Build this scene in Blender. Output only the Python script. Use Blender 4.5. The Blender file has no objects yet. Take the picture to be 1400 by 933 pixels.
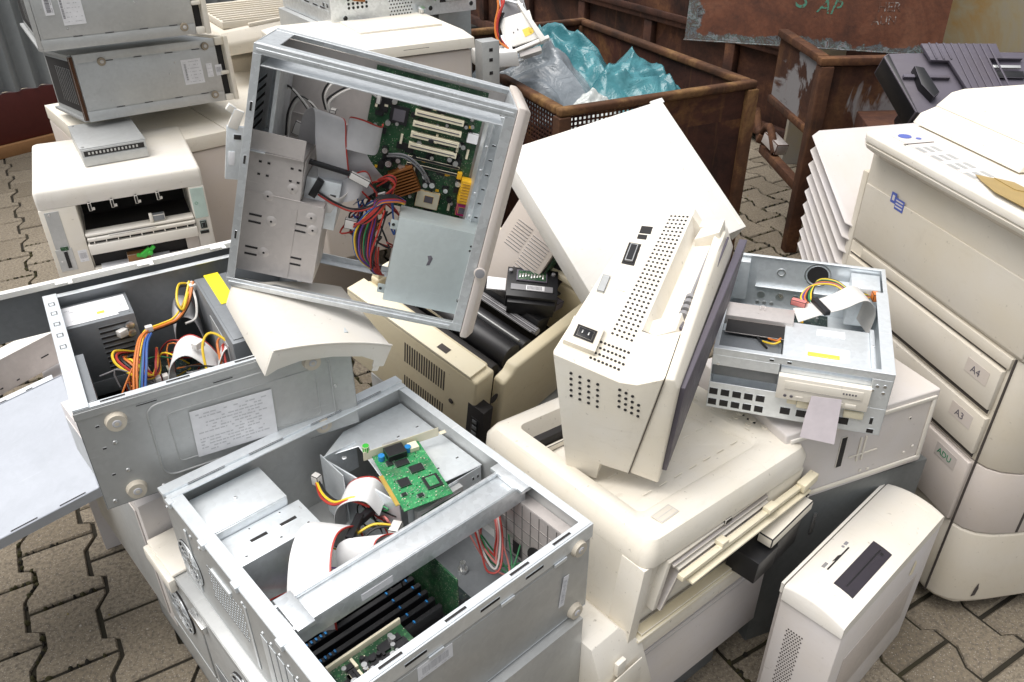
import bpy, bmesh, math, random
from mathutils import Vector, Matrix, noise

random.seed(7)
SC = bpy.context.scene
COL = SC.collection
R = math.radians

# ------------------------------------------------------------------ materials
def new_mat(name):
    m = bpy.data.materials.new(name); m.use_nodes = True
    nt = m.node_tree; nt.nodes.clear()
    out = nt.nodes.new('ShaderNodeOutputMaterial')
    b = nt.nodes.new('ShaderNodeBsdfPrincipled')
    nt.links.new(b.outputs[0], out.inputs[0])
    return m, nt, b

def _noise(nt, co, scale, detail=4, rough=.6, dist=0):
    n = nt.nodes.new('ShaderNodeTexNoise')
    n.inputs['Scale'].default_value = scale; n.inputs['Detail'].default_value = detail
    n.inputs['Roughness'].default_value = rough; n.inputs['Distortion'].default_value = dist
    nt.links.new(co, n.inputs['Vector']); return n

def _ramp(nt, fac, stops):
    r = nt.nodes.new('ShaderNodeValToRGB'); e = r.color_ramp.elements
    while len(e) < len(stops): e.new(.5)
    for k, (p, c) in enumerate(stops):
        e[k].position = p; e[k].color = (*c, 1) if len(c) == 3 else c
    nt.links.new(fac, r.inputs[0]); return r

def _mix(nt, fac, a, b, mode='MIX'):
    m = nt.nodes.new('ShaderNodeMix'); m.data_type = 'RGBA'; m.blend_type = mode
    for s, v in ((m.inputs[0], fac), (m.inputs[6], a), (m.inputs[7], b)):
        if hasattr(v, 'is_linked'): nt.links.new(v, s)
        elif isinstance(v, tuple): s.default_value = (*v, 1)
        else: s.default_value = v
    return m.outputs[2]

def _coord(nt):
    t = nt.nodes.new('ShaderNodeTexCoord'); oi = nt.nodes.new('ShaderNodeObjectInfo')
    a = nt.nodes.new('ShaderNodeVectorMath'); a.operation = 'ADD'
    s = nt.nodes.new('ShaderNodeVectorMath'); s.operation = 'SCALE'
    cv = nt.nodes.new('ShaderNodeCombineXYZ')
    for k in range(3): nt.links.new(oi.outputs['Random'], cv.inputs[k])
    s.inputs['Scale'].default_value = 13.7
    nt.links.new(cv.outputs[0], s.inputs[0])
    nt.links.new(t.outputs['Object'], a.inputs[0]); nt.links.new(s.outputs[0], a.inputs[1])
    return a.outputs[0]

def plain(name, col, rough=.5, metal=0.0, spec=.5):
    m, nt, b = new_mat(name)
    co = _coord(nt)
    n = _noise(nt, co, 40, 3)
    c = _mix(nt, n.outputs[0], tuple(x*.82 for x in col), tuple(min(1, x*1.12) for x in col))
    nt.links.new(c, b.inputs['Base Color'])
    b.inputs['Roughness'].default_value = rough; b.inputs['Metallic'].default_value = metal
    b.inputs['Specular IOR Level'].default_value = spec
    return m

def plastic(name, col, dirt=(.30, .24, .16), amount=.35, rough=.42):
    """aged moulded plastic: fine grain, yellowed patches, grime specks and wipe marks"""
    m, nt, b = new_mat(name); co = _coord(nt)
    big = _noise(nt, co, 5, 5, .6)
    yel = _ramp(nt, big.outputs[0], [(.35, (0, 0, 0)), (.75, (1, 1, 1))])
    y = tuple((col[0]*.97, col[1]*.935, col[2]*.85))
    c1 = _mix(nt, yel.outputs[0], col, y)
    mp = nt.nodes.new('ShaderNodeMapping'); mp.inputs['Scale'].default_value = (3, 14, 9)
    mp.inputs['Rotation'].default_value = (.3, .5, .8)
    nt.links.new(co, mp.inputs[0])
    st = _noise(nt, mp.outputs[0], 4, 8, .72, .6)
    sm = _ramp(nt, st.outputs[0], [(.55, (0, 0, 0)), (.85, (amount*.7,)*3)])
    c2 = _mix(nt, sm.outputs[0], c1, dirt)
    mp2 = nt.nodes.new('ShaderNodeMapping'); mp2.inputs['Scale'].default_value = (160, 4, 40); mp2.inputs['Rotation'].default_value = (.9, .2, .6); nt.links.new(co, mp2.inputs[0])
    sc_ = _noise(nt, mp2.outputs[0], 1.6, 3, .6)
    sm3 = _ramp(nt, sc_.outputs[0], [(.69, (0, 0, 0)), (.73, (amount*.9,)*3)]); c2 = _mix(nt, sm3.outputs[0], c2, tuple(x*.55 for x in col))
    pt_ = _noise(nt, co, 16, 6, .7, 1.0)
    sm4 = _ramp(nt, pt_.outputs[0], [(.60, (0, 0, 0)), (.78, (amount*.55,)*3)]); c2 = _mix(nt, sm4.outputs[0], c2, dirt)
    sp = _noise(nt, co, 95, 2, .5)
    sp2 = _noise(nt, co, 34, 3, .6, .8); smk = _ramp(nt, sp2.outputs[0], [(.735, (0, 0, 0)), (.80, (amount*1.5,)*3)]); c2 = _mix(nt, smk.outputs[0], c2, (.34, .23, .13))
    sm2 = _ramp(nt, sp.outputs[0], [(.70, (0, 0, 0)), (.78, (min(.9, amount*1.5),)*3)])
    c3 = _mix(nt, sm2.outputs[0], c2, tuple(x*.5 for x in dirt))
    nt.links.new(c3, b.inputs['Base Color'])
    rr = _ramp(nt, st.outputs[0], [(.3, (rough-.06,)*3), (.75, (min(1, rough+.25),)*3)])
    nt.links.new(rr.outputs[0], b.inputs['Roughness'])
    b.inputs['Specular IOR Level'].default_value = .4
    g = _noise(nt, co, 420, 2, .5)
    bp = nt.nodes.new('ShaderNodeBump'); bp.inputs['Strength'].default_value = .10; bp.inputs['Distance'].default_value = .001
    nt.links.new(g.outputs[0], bp.inputs['Height']); nt.links.new(bp.outputs[0], b.inputs['Normal'])
    return m

def steel(name, col=(.60, .63, .65), metal=.55, rough=.42, spangle=.12):
    """galvanised sheet: spangle cells, brushed streaks, smears of dust"""
    m, nt, b = new_mat(name); co = _coord(nt)
    v = nt.nodes.new('ShaderNodeTexVoronoi'); v.inputs['Scale'].default_value = 130
    nt.links.new(co, v.inputs['Vector'])
    bw = nt.nodes.new('ShaderNodeRGBToBW'); nt.links.new(v.outputs['Color'], bw.inputs[0])
    lo = tuple(x*(1-spangle) for x in col); hi = tuple(min(1, x*(1+spangle)) for x in col)
    c1 = _mix(nt, bw.outputs[0], lo, hi)
    n = _noise(nt, co, 7, 7, .65, .4)
    f = _ramp(nt, n.outputs[0], [(.45, (0, 0, 0)), (.85, (.5, .5, .5))])
    c2 = _mix(nt, f.outputs[0], c1, tuple(x*.62 for x in col))
    mp = nt.nodes.new('ShaderNodeMapping'); mp.inputs['Scale'].default_value = (6, 150, 90); mp.inputs['Rotation'].default_value = (.4, .3, .9); nt.links.new(co, mp.inputs[0])
    sc_ = _noise(nt, mp.outputs[0], 1.4, 3, .6); c2 = _mix(nt, _ramp(nt, sc_.outputs[0], [(.66, (0, 0, 0)), (.72, (.4, .4, .4))]).outputs[0], c2, tuple(min(1, x*1.25) for x in col))
    rs = _noise(nt, co, 30, 4, .7, .7); c2 = _mix(nt, _ramp(nt, rs.outputs[0], [(.72, (0, 0, 0)), (.78, (.5, .5, .5))]).outputs[0], c2, (.20, .13, .08))
    n2 = _noise(nt, co, 60, 4, .7)
    f2 = _ramp(nt, n2.outputs[0], [(.68, (0, 0, 0)), (.82, (.35, .35, .35))])
    c3 = _mix(nt, f2.outputs[0], c2, (.22, .17, .12))
    nt.links.new(c3, b.inputs['Base Color'])
    b.inputs['Metallic'].default_value = metal
    rr = _ramp(nt, n.outputs[0], [(.3, (rough-.08,)*3), (.8, (rough+.22,)*3)])
    nt.links.new(rr.outputs[0], b.inputs['Roughness'])
    bp = nt.nodes.new('ShaderNodeBump'); bp.inputs['Strength'].default_value = .22; bp.inputs['Distance'].default_value = .006
    nt.links.new(_noise(nt, co, 9, 2).outputs[0], bp.inputs['Height']); nt.links.new(bp.outputs[0], b.inputs['Normal'])
    return m

def rust(name, dark=(.020, .010, .007), mid=(.080, .034, .018), hi=(.26, .125, .05), paint=None, bias=0.0, rough=.8):
    m, nt, b = new_mat(name); co = _coord(nt)
    n = _noise(nt, co, 3.2, 9, .68, .5)
    r = _ramp(nt, n.outputs[0], [(.34-bias, dark), (.52-bias, mid), (.66-bias, tuple((a+c)/2 for a, c in zip(mid, hi))), (.80-bias, hi)])
    c = r.outputs[0]
    f = _noise(nt, co, 45, 5, .7)
    c = _mix(nt, _ramp(nt, f.outputs[0], [(.45, (0, 0, 0)), (.75, (.6, .6, .6))]).outputs[0], c, tuple(x*.5 for x in mid))
    if paint:
        p = _noise(nt, co, 2.1, 6, .6, .8)
        c = _mix(nt, _ramp(nt, p.outputs[0], [(.52, (0, 0, 0)), (.55, (.85, .85, .85))]).outputs[0], c, paint)
    mp = nt.nodes.new('ShaderNodeMapping'); mp.inputs['Scale'].default_value = (14, 14, .9)
    nt.links.new(co, mp.inputs[0])
    s = _noise(nt, mp.outputs[0], 2.5, 5, .6)
    c = _mix(nt, _ramp(nt, s.outputs[0], [(.58, (0, 0, 0)), (.8, (.45, .45, .45))]).outputs[0], c, tuple(x*.7 for x in hi))
    nt.links.new(c, b.inputs['Base Color'])
    b.inputs['Roughness'].default_value = rough; b.inputs['Specular IOR Level'].default_value = .3
    bp = nt.nodes.new('ShaderNodeBump'); bp.inputs['Strength'].default_value = .35; bp.inputs['Distance'].default_value = .004
    nt.links.new(f.outputs[0], bp.inputs['Height']); nt.links.new(bp.outputs[0], b.inputs['Normal'])
    return m

def board(name, base=(.015, .075, .03), trace=(.05, .17, .06)):
    """printed circuit board with traces, pads and tiny parts"""
    m, nt, b = new_mat(name); co = _coord(nt)
    v = nt.nodes.new('ShaderNodeTexVoronoi'); v.distance = 'MANHATTAN'; v.feature = 'F1'
    v.inputs['Scale'].default_value = 120; nt.links.new(co, v.inputs['Vector'])
    c = _mix(nt, _ramp(nt, v.outputs['Distance'], [(.30, (0, 0, 0)), (.40, (1, 1, 1))]).outputs[0], trace, base)
    w = nt.nodes.new('ShaderNodeTexVoronoi'); w.inputs['Scale'].default_value = 260; nt.links.new(co, w.inputs['Vector'])
    c = _mix(nt, _ramp(nt, w.outputs['Distance'], [(.16, (1, 1, 1)), (.22, (0, 0, 0))]).outputs[0], c, (.42, .40, .33))
    nz = _noise(nt, co, 25, 4)
    c = _mix(nt, _ramp(nt, nz.outputs[0], [(.45, (0, 0, 0)), (.7, (.75, .75, .75))]).outputs[0], c, tuple(x*.35 for x in base))
    du = _noise(nt, co, 70, 5, .7); c = _mix(nt, _ramp(nt, du.outputs[0], [(.5, (0, 0, 0)), (.8, (.35, .35, .35))]).outputs[0], c, (.25, .23, .19))
    nt.links.new(c, b.inputs['Base Color']); b.inputs['Roughness'].default_value = .38
    return m

M = {}
M['white'] = plastic('white_plastic', (.80, .77, .72), amount=.22)
M['ivory'] = plastic('ivory_plastic', (.80, .76, .685), amount=.32)
M['beige'] = plastic('beige_plastic', (.64, .595, .52), amount=.22)
M['tan'] = plastic('yellowed_plastic', (.66, .59, .43), amount=.30)
M['cream'] = plastic('cream_plastic', (.80, .74, .58), amount=.25)
M['rose'] = plastic('warm_grey_plastic', (.60, .545, .51), amount=.18)
M['offwhite'] = plastic('painted_white_cover', (.82, .81, .79), amount=.16, rough=.35)
M['lilac'] = plastic('pale_painted_steel', (.66, .63, .63), amount=.15, rough=.4)
M['groove'] = plain('seam_shadow_plastic', (.06, .05, .045), .8)
M['slate'] = plastic('slate_grey_plastic', (.105, .095, .125), dirt=(.2, .18, .16), amount=.3, rough=.45)
M['greyp'] = plastic('grey_plastic', (.26, .26, .28), amount=.25)
M['black'] = plain('black_plastic', (.012, .012, .014), .42)
M['dark'] = plain('dark_interior', (.02, .018, .018), .75)
M['steel'] = steel('galvanised_steel', (.76, .79, .81), .75, .38, .10)
M['steelb'] = steel('pale_blue_steel', (.82, .86, .885), .55, .36, .05)
M['platepaint'] = steel('blue_grey_painted_sheet', (.43, .455, .50), .25, .38, .02)
M['steelt'] = steel('grey_green_steel', (.52, .575, .57), .35, .42, .03)
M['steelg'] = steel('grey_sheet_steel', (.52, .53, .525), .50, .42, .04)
M['steeld'] = steel('dull_and_shaded_grey_steel', (.24, .255, .27), .4, .45, .05)  # dull parts, and case insides whose shade is put into the colour
M['darksteel'] = steel('dark_green_grey_steel', (.17, .18, .18), .3, .45, .05)
M['steelp'] = steel('warm_sheet_steel', (.62, .575, .55), .45, .42, .04)
M['chrome'] = steel('bright_screw_metal', (.75, .75, .74), .9, .25, .02)
M['pcb'] = board('green_circuit_board')
M['pcbbright'] = board('bright_green_circuit_board', (.03, .26, .09), (.10, .42, .16))
M['pcbdark'] = board('dark_circuit_board', (.012, .03, .03), (.04, .07, .05))
M['ribbon'] = plain('grey_ribbon_cable', (.56, .55, .56), .5)
M['ribbonw'] = plain('white_ribbon_cable', (.72, .72, .72), .5)
M['red'] = plain('red_wire', (.42, .035, .025), .45)
M['orange'] = plain('orange_wire', (.62, .18, .03), .45)
M['yellow'] = plain('yellow_wire', (.80, .55, .03), .4)
M['blue'] = plain('blue_wire', (.03, .10, .34), .45)
M['purple'] = plain('purple_wire', (.13, .05, .28), .4)
M['wblack'] = plain('black_wire', (.012, .012, .013), .4)
M['wwhite'] = plain('white_wire', (.65, .63, .60), .45)
M['wgreen'] = plain('green_wire', (.03, .22, .08), .4)
M['pink'] = plain('pink_wire', (.65, .22, .20), .4)
M['copper'] = plain('copper_heatsink', (.32, .12, .03), .45, .4)
M['ychip'] = plain('yellow_connector', (.85, .48, .02), .4)
M['magenta'] = plain('magenta_connector', (.42, .02, .15), .4)
M['bluecap'] = plain('blue_component', (.02, .22, .55), .35)
M['slot'] = plain('cream_expansion_slot', (.80, .74, .56), .45)
M['gold'] = plain('gold_edge', (.75, .50, .12), .35, .6)
M['paper'] = plain('label_paper', (.80, .80, .82), .7)
M['ink'] = plain('label_ink', (.12, .11, .13), .7)
M['greyink'] = plain('faint_print', (.55, .55, .57), .7)
M['ytape'] = plain('yellow_tape', (.85, .70, .02), .4)
M['ylabel'] = plain('yellow_label', (.85, .62, .08), .5)
M['blueink'] = plain('blue_print', (.10, .14, .45), .5)
M['greenink'] = plain('green_print', (.03, .25, .12), .5)
M['mint'] = plain('mint_panel', (.50, .62, .56), .45)
M['leaf'] = plain('bright_green_clip', (.05, .45, .05), .4)
M['brownpaper'] = plain('brown_wrapping_tape', (.36, .25, .09), .45)
M['foot'] = plain('rubber_foot', (.62, .56, .46), .6)
M['footd'] = plain('worn_rubber_foot', (.32, .27, .20), .6)
M['rust'] = rust('rust')
M['rustc'] = rust('rust_crate', (.024, .012, .008), (.095, .042, .020), (.42, .25, .09), bias=.01)
M['rustcd'] = rust('rust_crate_panel', (.024, .010, .008), (.068, .025, .016), (.32, .16, .05), bias=-.01)
M['rustw'] = rust('rust_wall', (.022, .012, .010), (.075, .032, .021), (.24, .11, .05), paint=None, bias=-.02)
M['rustp'] = rust('rust_with_grey_paint', (.022, .011, .009), (.065, .027, .016), (.20, .10, .04), paint=(.25, .245, .25))
M['rustorange'] = rust('orange_rust_sheet', (.10, .040, .022), (.22, .075, .035), (.32, .13, .05), bias=.05, rough=.6)
M['maroon'] = plain('maroon_painted_sheet', (.085, .012, .010), .45)
M['corr'] = steel('corrugated_grey_sheet', (.30, .32, .33), .25, .5, .03)
M['wood'] = plain('weathered_wood', (.30, .15, .06), .8)
# ------------------------------------------------------------------ mesh building
class MB:
    def __init__(s): s.v = []; s.f = []; s.m = []
    def add(s, vs, fs, m=0):
        b = len(s.v); s.v += [tuple(x) for x in vs]
        for f in fs: s.f.append([b+i for i in f]); s.m.append(m)
        return s
    def bx(s, x0, x1, y0, y1, z0, z1, m=0, M4=None):
        vs = [Vector((x, y, z)) for z in (z0, z1) for y in (y0, y1) for x in (x0, x1)]
        if M4 is not None: vs = [M4 @ v for v in vs]
        return s.add(vs, [(0, 2, 3, 1), (4, 5, 7, 6), (0, 1, 5, 4), (2, 6, 7, 3), (0, 4, 6, 2), (1, 3, 7, 5)], m)
    def rb(s, c, size, rot=(0, 0, 0), m=0):
        """box by centre, size, Euler rotation"""
        from mathutils import Euler
        M4 = Matrix.Translation(c) @ Euler(rot).to_matrix().to_4x4()
        a, b, d = (x/2 for x in size)
        return s.bx(-a, a, -b, b, -d, d, m, M4)
    def prism(s, poly, axis, a0, a1, m=0, M4=None):
        """polygon (2D) extruded along axis 0/1/2; poly holds the two other coordinates in order"""
        def P(p, a):
            q = list(p); q.insert(axis, a); return Vector(q)
        n = len(poly); vs = [P(p, a0) for p in poly] + [P(p, a1) for p in poly]
        if M4 is not None: vs = [M4 @ v for v in vs]
        fs = [tuple(range(n))[::-1], tuple(range(n, 2*n))] + [(i, (i+1) % n, n+(i+1) % n, n+i) for i in range(n)]
        return s.add(vs, fs, m)
    def loft(s, rings, m=0, caps=True, closed=True):
        n = len(rings[0]); b = []
        for r in rings: b += list(r)
        fs = []
        for k in range(len(rings)-1):
            for i in range(n if closed else n-1):
                j = (i+1) % n; fs.append((k*n+i, k*n+j, (k+1)*n+j, (k+1)*n+i))
        if caps: fs += [tuple(range(n))[::-1], tuple(range((len(rings)-1)*n, len(rings)*n))]
        return s.add(b, fs, m)
    def cyl(s, c, axis, r, h, m=0, n=16, r2=None, inner=None):
        """cylinder from c along axis for h; inner = hole radius (ring)"""
        c = Vector(c); ax = Vector([(1, 0, 0), (0, 1, 0), (0, 0, 1)][axis]) if isinstance(axis, int) else Vector(axis).normalized()
        u = ax.orthogonal().normalized(); w = ax.cross(u); r2 = r if r2 is None else r2
        def ring(rad, d): return [c+ax*d+(u*math.cos(2*math.pi*i/n)+w*math.sin(2*math.pi*i/n))*rad for i in range(n)]
        if inner is None: return s.loft([ring(r, 0), ring(r2, h)], m)
        rs = [ring(inner, 0), ring(r, 0), ring(r2, h), ring(inner, h), ring(inner, 0)]
        return s.loft(rs, m, caps=False)
    def tube(s, pts, r, m=0, n=6, sub=6):
        P = smooth_path(pts, sub); rings = []; up = None
        for i, p in enumerate(P):
            t = (P[min(i+1, len(P)-1)]-P[max(i-1, 0)]).normalized()
            if up is None: up = t.orthogonal().normalized()
            up = (up-t*up.dot(t)); up = up.normalized() if up.length > 1e-6 else t.orthogonal().normalized()
            w = t.cross(up)
            rings.append([p+(up*math.cos(2*math.pi*k/n)+w*math.sin(2*math.pi*k/n))*r for k in range(n)])
        return s.loft(rings, m)
    def ribbon(s, pts, widths, th=.0012, m=0, edge=None, sub=6):
        """flat cable along a path; widths = full width vector at each point"""
        P = smooth_path(pts, sub); Wd = smooth_path(widths, sub); rings = []; er = []
        for i, p in enumerate(P):
            t = (P[min(i+1, len(P)-1)]-P[max(i-1, 0)]).normalized(); w = Wd[i]
            nrm = t.cross(w).normalized()*th/2; h = w/2
            rings.append([p-h-nrm, p+h-nrm, p+h+nrm, p-h+nrm])
            if edge is not None:
                e = w*.035; q = p+h
                er.append([q-e*.3-nrm*1.8, q+e-nrm*1.8, q+e+nrm*1.8, q-e*.3+nrm*1.8])
        s.loft(rings, m)
        if edge is not None: s.loft(er, edge)
        return s
    def xf(s, M4):
        s.v = [tuple(M4 @ Vector(v)) for v in s.v]; return s

def smooth_path(pts, sub=6):
    P = [Vector(p) for p in pts]
    if len(P) < 3 or sub < 2:
        return P
    out = []
    for i in range(len(P)-1):
        a, b, c, d = P[max(i-1, 0)], P[i], P[i+1], P[min(i+2, len(P)-1)]
        for k in range(sub):
            t = k/sub
            out.append(.5*((2*b)+(c-a)*t+(2*a-5*b+4*c-d)*t*t+(3*b-a-3*c+d)*t**3))
    out.append(P[-1]); return out

def build(name, mb, mats, parent=None, bevel=0, seg=2, angle=35, label=None):
    if not isinstance(mats, (list, tuple)): mats = [mats]
    me = bpy.data.meshes.new(name)
    bm = bmesh.new(); vs = [bm.verts.new(v) for v in mb.v]
    for f, mi in zip(mb.f, mb.m):
        try:
            fc = bm.faces.new([vs[i] for i in f]); fc.material_index = mi
        except ValueError: pass
    bmesh.ops.recalc_face_normals(bm, faces=bm.faces)
    if bevel > 0:
        ed = [e for e in bm.edges if len(e.link_faces) == 2 and e.calc_face_angle(0) > R(28)]
        if ed: bmesh.ops.bevel(bm, geom=ed, offset=bevel, segments=seg, profile=.5, affect='EDGES', clamp_overlap=True)
    for f in bm.faces: f.smooth = True
    bm.to_mesh(me); bm.free()
    me.set_sharp_from_angle(angle=R(angle))
    for m in mats: me.materials.append(M[m] if isinstance(m, str) else m)
    o = bpy.data.objects.new(name, me); COL.objects.link(o)
    if parent is not None: o.parent = parent
    if label: o['label'] = label
    return o

def build_pieces(name, mb, mats, parent=None, bevel=0, seg=2, angle=35, gap=.0009):
    """one object per separate piece: islands whose boxes touch are one piece"""
    n = len(mb.v); p = list(range(n))
    def fd(i):
        while p[i] != i: p[i] = p[p[i]]; i = p[i]
        return i
    for f in mb.f:
        for q in f[1:]: p[fd(q)] = fd(f[0])
    isl = {}
    for i in range(n): isl.setdefault(fd(i), []).append(i)
    keys = list(isl); box = {}
    for k in keys:
        c = [mb.v[i] for i in isl[k]]; box[k] = [[min(v[a] for v in c)-gap for a in range(3)], [max(v[a] for v in c)+gap for a in range(3)]]
    g = {k: k for k in keys}
    def fg(k):
        while g[k] != k: k = g[k]
        return k
    if gap > 0:
        for i, a in enumerate(keys):
            for c in keys[i+1:]:
                if all(box[a][0][q] < box[c][1][q] and box[c][0][q] < box[a][1][q] for q in range(3)): g[fg(c)] = fg(a)
    sets = {}
    for k in keys: sets.setdefault(fg(k), []).append(k)
    out = []
    for ks in sets.values():
        m = MB(); idx = {}; ks = set(ks)
        for f, mi in zip(mb.f, mb.m):
            if fd(f[0]) in ks:
                for i in f:
                    if i not in idx: idx[i] = len(m.v); m.v.append(mb.v[i])
                m.f.append([idx[i] for i in f]); m.m.append(mi)
        out.append(build(name, m, mats, parent, bevel, seg, angle))
    return out

def mat4(rows, t):
    m = Matrix([list(r)+[0] for r in rows]+[[0, 0, 0, 1]]); m.translation = Vector(t); return m
def yawm(deg, t): return Matrix.Translation(t) @ Matrix.Rotation(R(deg), 4, 'Z')

def thing(name, label, cat, M4=None, group=None):
    o = bpy.data.objects.new(name, None); COL.objects.link(o); o.empty_display_size = .05
    if M4 is not None: o.matrix_world = M4
    o['label'] = label; o['category'] = cat
    if group: o['group'] = group
    return o
def tag(o, label, cat, group=None, M4=None):
    o['label'] = label; o['category'] = cat
    if group: o['group'] = group
    if M4 is not None: o.matrix_world = M4
    return o

def text_mesh(name, body, size, mat, parent, M4, extrude=.0004, align='CENTER', shear=0):
    cu = bpy.data.curves.new(name, 'FONT'); cu.body = body; cu.size = size; cu.extrude = extrude
    cu.align_x = align; cu.align_y = 'CENTER'; cu.resolution_u = 3; cu.shear = shear
    tmp = bpy.data.objects.new(name+'_curve', cu); COL.objects.link(tmp)
    dg = bpy.context.evaluated_depsgraph_get(); dg.update()
    me = bpy.data.meshes.new_from_object(tmp.evaluated_get(dg))
    bpy.data.objects.remove(tmp); bpy.data.curves.remove(cu)
    me.name = name; me.materials.clear(); me.materials.append(M[mat])
    o = bpy.data.objects.new(name, me); COL.objects.link(o)
    if parent is not None: o.parent = parent
    o.matrix_local = M4
    return o

# ------------------------------------------------------------------ recurring pieces
def face_mat(origin, xdir, ydir):
    """frame whose z is the outward normal: for stickers, lettering, louvres on a face"""
    x = Vector(xdir).normalized(); y = Vector(ydir); y = (y-x*y.dot(x)).normalized(); z = x.cross(y)
    return Matrix(((x.x, y.x, z.x, origin[0]), (x.y, y.y, z.y, origin[1]), (x.z, y.z, z.z, origin[2]), (0, 0, 0, 1)))

def sticker(name, parent, F, w, h, lines=4, barcode=False, mat='paper', ink='greyink', seed=1, th=.0006):
    """paper label, centred on frame F, with faint rows of print or a barcode"""
    rnd = random.Random(seed); b = MB(); b.bx(-w/2, w/2, -h/2, h/2, 0, th, 0)
    if barcode:
        x = -w*.38
        while x < w*.38:
            d = rnd.choice((.006, .010, .016))*w; b.bx(x, x+d, -h*.22, h*.28, th+.0001, th+.0003, 1); x += d+rnd.choice((.008, .014, .02))*w
    for k in range(lines):
        y = h*.40-k*h*.8/max(1, lines-1) if lines > 1 else -h*.36
        x = -w*.44+rnd.choice((0, 0, .1, .3))*w
        while x < w*.36:
            d = rnd.uniform(.015, .07)*w
            if rnd.random() < .62 and not (barcode and -h*.25 < y < h*.3):
                b.bx(x, min(x+d, w*.43), y-min(.0011, h*.02), y+min(.0011, h*.02), th+.0001, th+.0003, 1)
            x += d+.012*w
    b.xf(F); return build(name, b, [mat, ink], parent)

def slots(b, F, xs, ys, w, h, m=1, d=.0012):
    """grid of dark openings set in a sheet (raised lip + dark well)"""
    for x in xs:
        for y in ys: b.bx(x-w/2, x+w/2, y-h/2, y+h/2, -.001, d*.4, m, F)

def dots(b, F, xs, ys, r, m=1, stagger=False, n=7):
    for j, y in enumerate(ys):
        for x in xs:
            xx = x+((xs[1]-xs[0])/2 if stagger and j % 2 and len(xs) > 1 else 0)
            c = F @ Vector((xx, y, .0003)); ax = (F.to_3x3() @ Vector((0, 0, 1)))
            b.cyl(c-ax*.0006, ax, r, .0009, m, n)

def rng(a, b, n): return [a+(b-a)*i/(n-1) for i in range(n)] if n > 1 else [(a+b)/2]

def open_shell(dx, dy, dz, t=.0016, rim=.016, rimz=None, floor=True, skip=(), wm=0):
    """sheet-metal case without its side cover: floor, four walls and a turned-in rim"""
    b = MB(); x, y = dx/2, dy/2
    if floor: b.bx(-x, x, -y, y, 0, t, wm)
    z0 = t if floor else 0
    if 'L' not in skip: b.bx(-x, -x+t, -y, y, z0, dz, wm)
    if 'R' not in skip: b.bx(x-t, x, -y, y, z0, dz, wm)
    if 'N' not in skip: b.bx(-x+t, x-t, -y, -y+t, z0, dz, wm)
    if 'F' not in skip: b.bx(-x+t, x-t, y-t, y, z0, dz, wm)
    r = rim
    b.bx(-x, -x+r, -y, y, dz+.0002, dz+t); b.bx(x-r, x, -y, y, dz+.0002, dz+t)
    b.bx(-x+r, x-r, -y, -y+r, dz+.0002, dz+t); b.bx(-x+r, x-r, y-r, y, dz+.0002, dz+t)
    return b

def fan_grille(name, parent, F, r, mats=('dark', 'steel', 'black')):
    b = MB(); ax = F.to_3x3() @ Vector((0, 0, 1)); c = F.translation
    b.cyl(c-ax*.004, ax, r, .0045, 0, 24)
    for k in range(4): b.cyl(c+ax*.0008, ax, r*(.98-.22*k), .0016, 1, 24, inner=r*(.92-.22*k))
    for k in range(4):
        a = math.pi*k/4+.4; d = F.to_3x3() @ Vector((math.cos(a), math.sin(a), 0))
        b.tube([c-d*r+ax*.0018, c+d*r+ax*.0018], .001, 1, 5)
    b.cyl(c+ax*.0005, ax, r*.26, .002, 2, 16)
    return build(name, b, list(mats), parent)

def foot(parent, c, axis, sgn, r=.013, mat='foot', h=.008):
    b = MB(); ax = [0, 0, 0]; ax[axis] = sgn; ax = Vector(ax); c = Vector(c)
    b.cyl(c, ax, r, h, 0, 20, r2=r*.86); b.cyl(c+ax*h, ax, r*.42, .0012, 1, 12, r2=r*.36)
    b.cyl(c+ax*(h+.0012), ax, r*.2, .0006, 2, 10)
    return build('foot', b, [mat, 'greyink', 'foot'], parent, bevel=0)

def wires(name, parent, paths, r=.0016, sub=6):
    """bundle of wires as one part; paths = [(colour, points)]"""
    for col, pts in paths:
        b = MB(); b.tube(pts, r, 0, 6, sub); build(name, b, col, parent)

def screw(b, c, axis, sgn, r=.004, m=1):
    ax = [0, 0, 0]; ax[axis] = sgn; b.cyl(c, ax, r, .002, m, 8, r2=r*.7)

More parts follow.
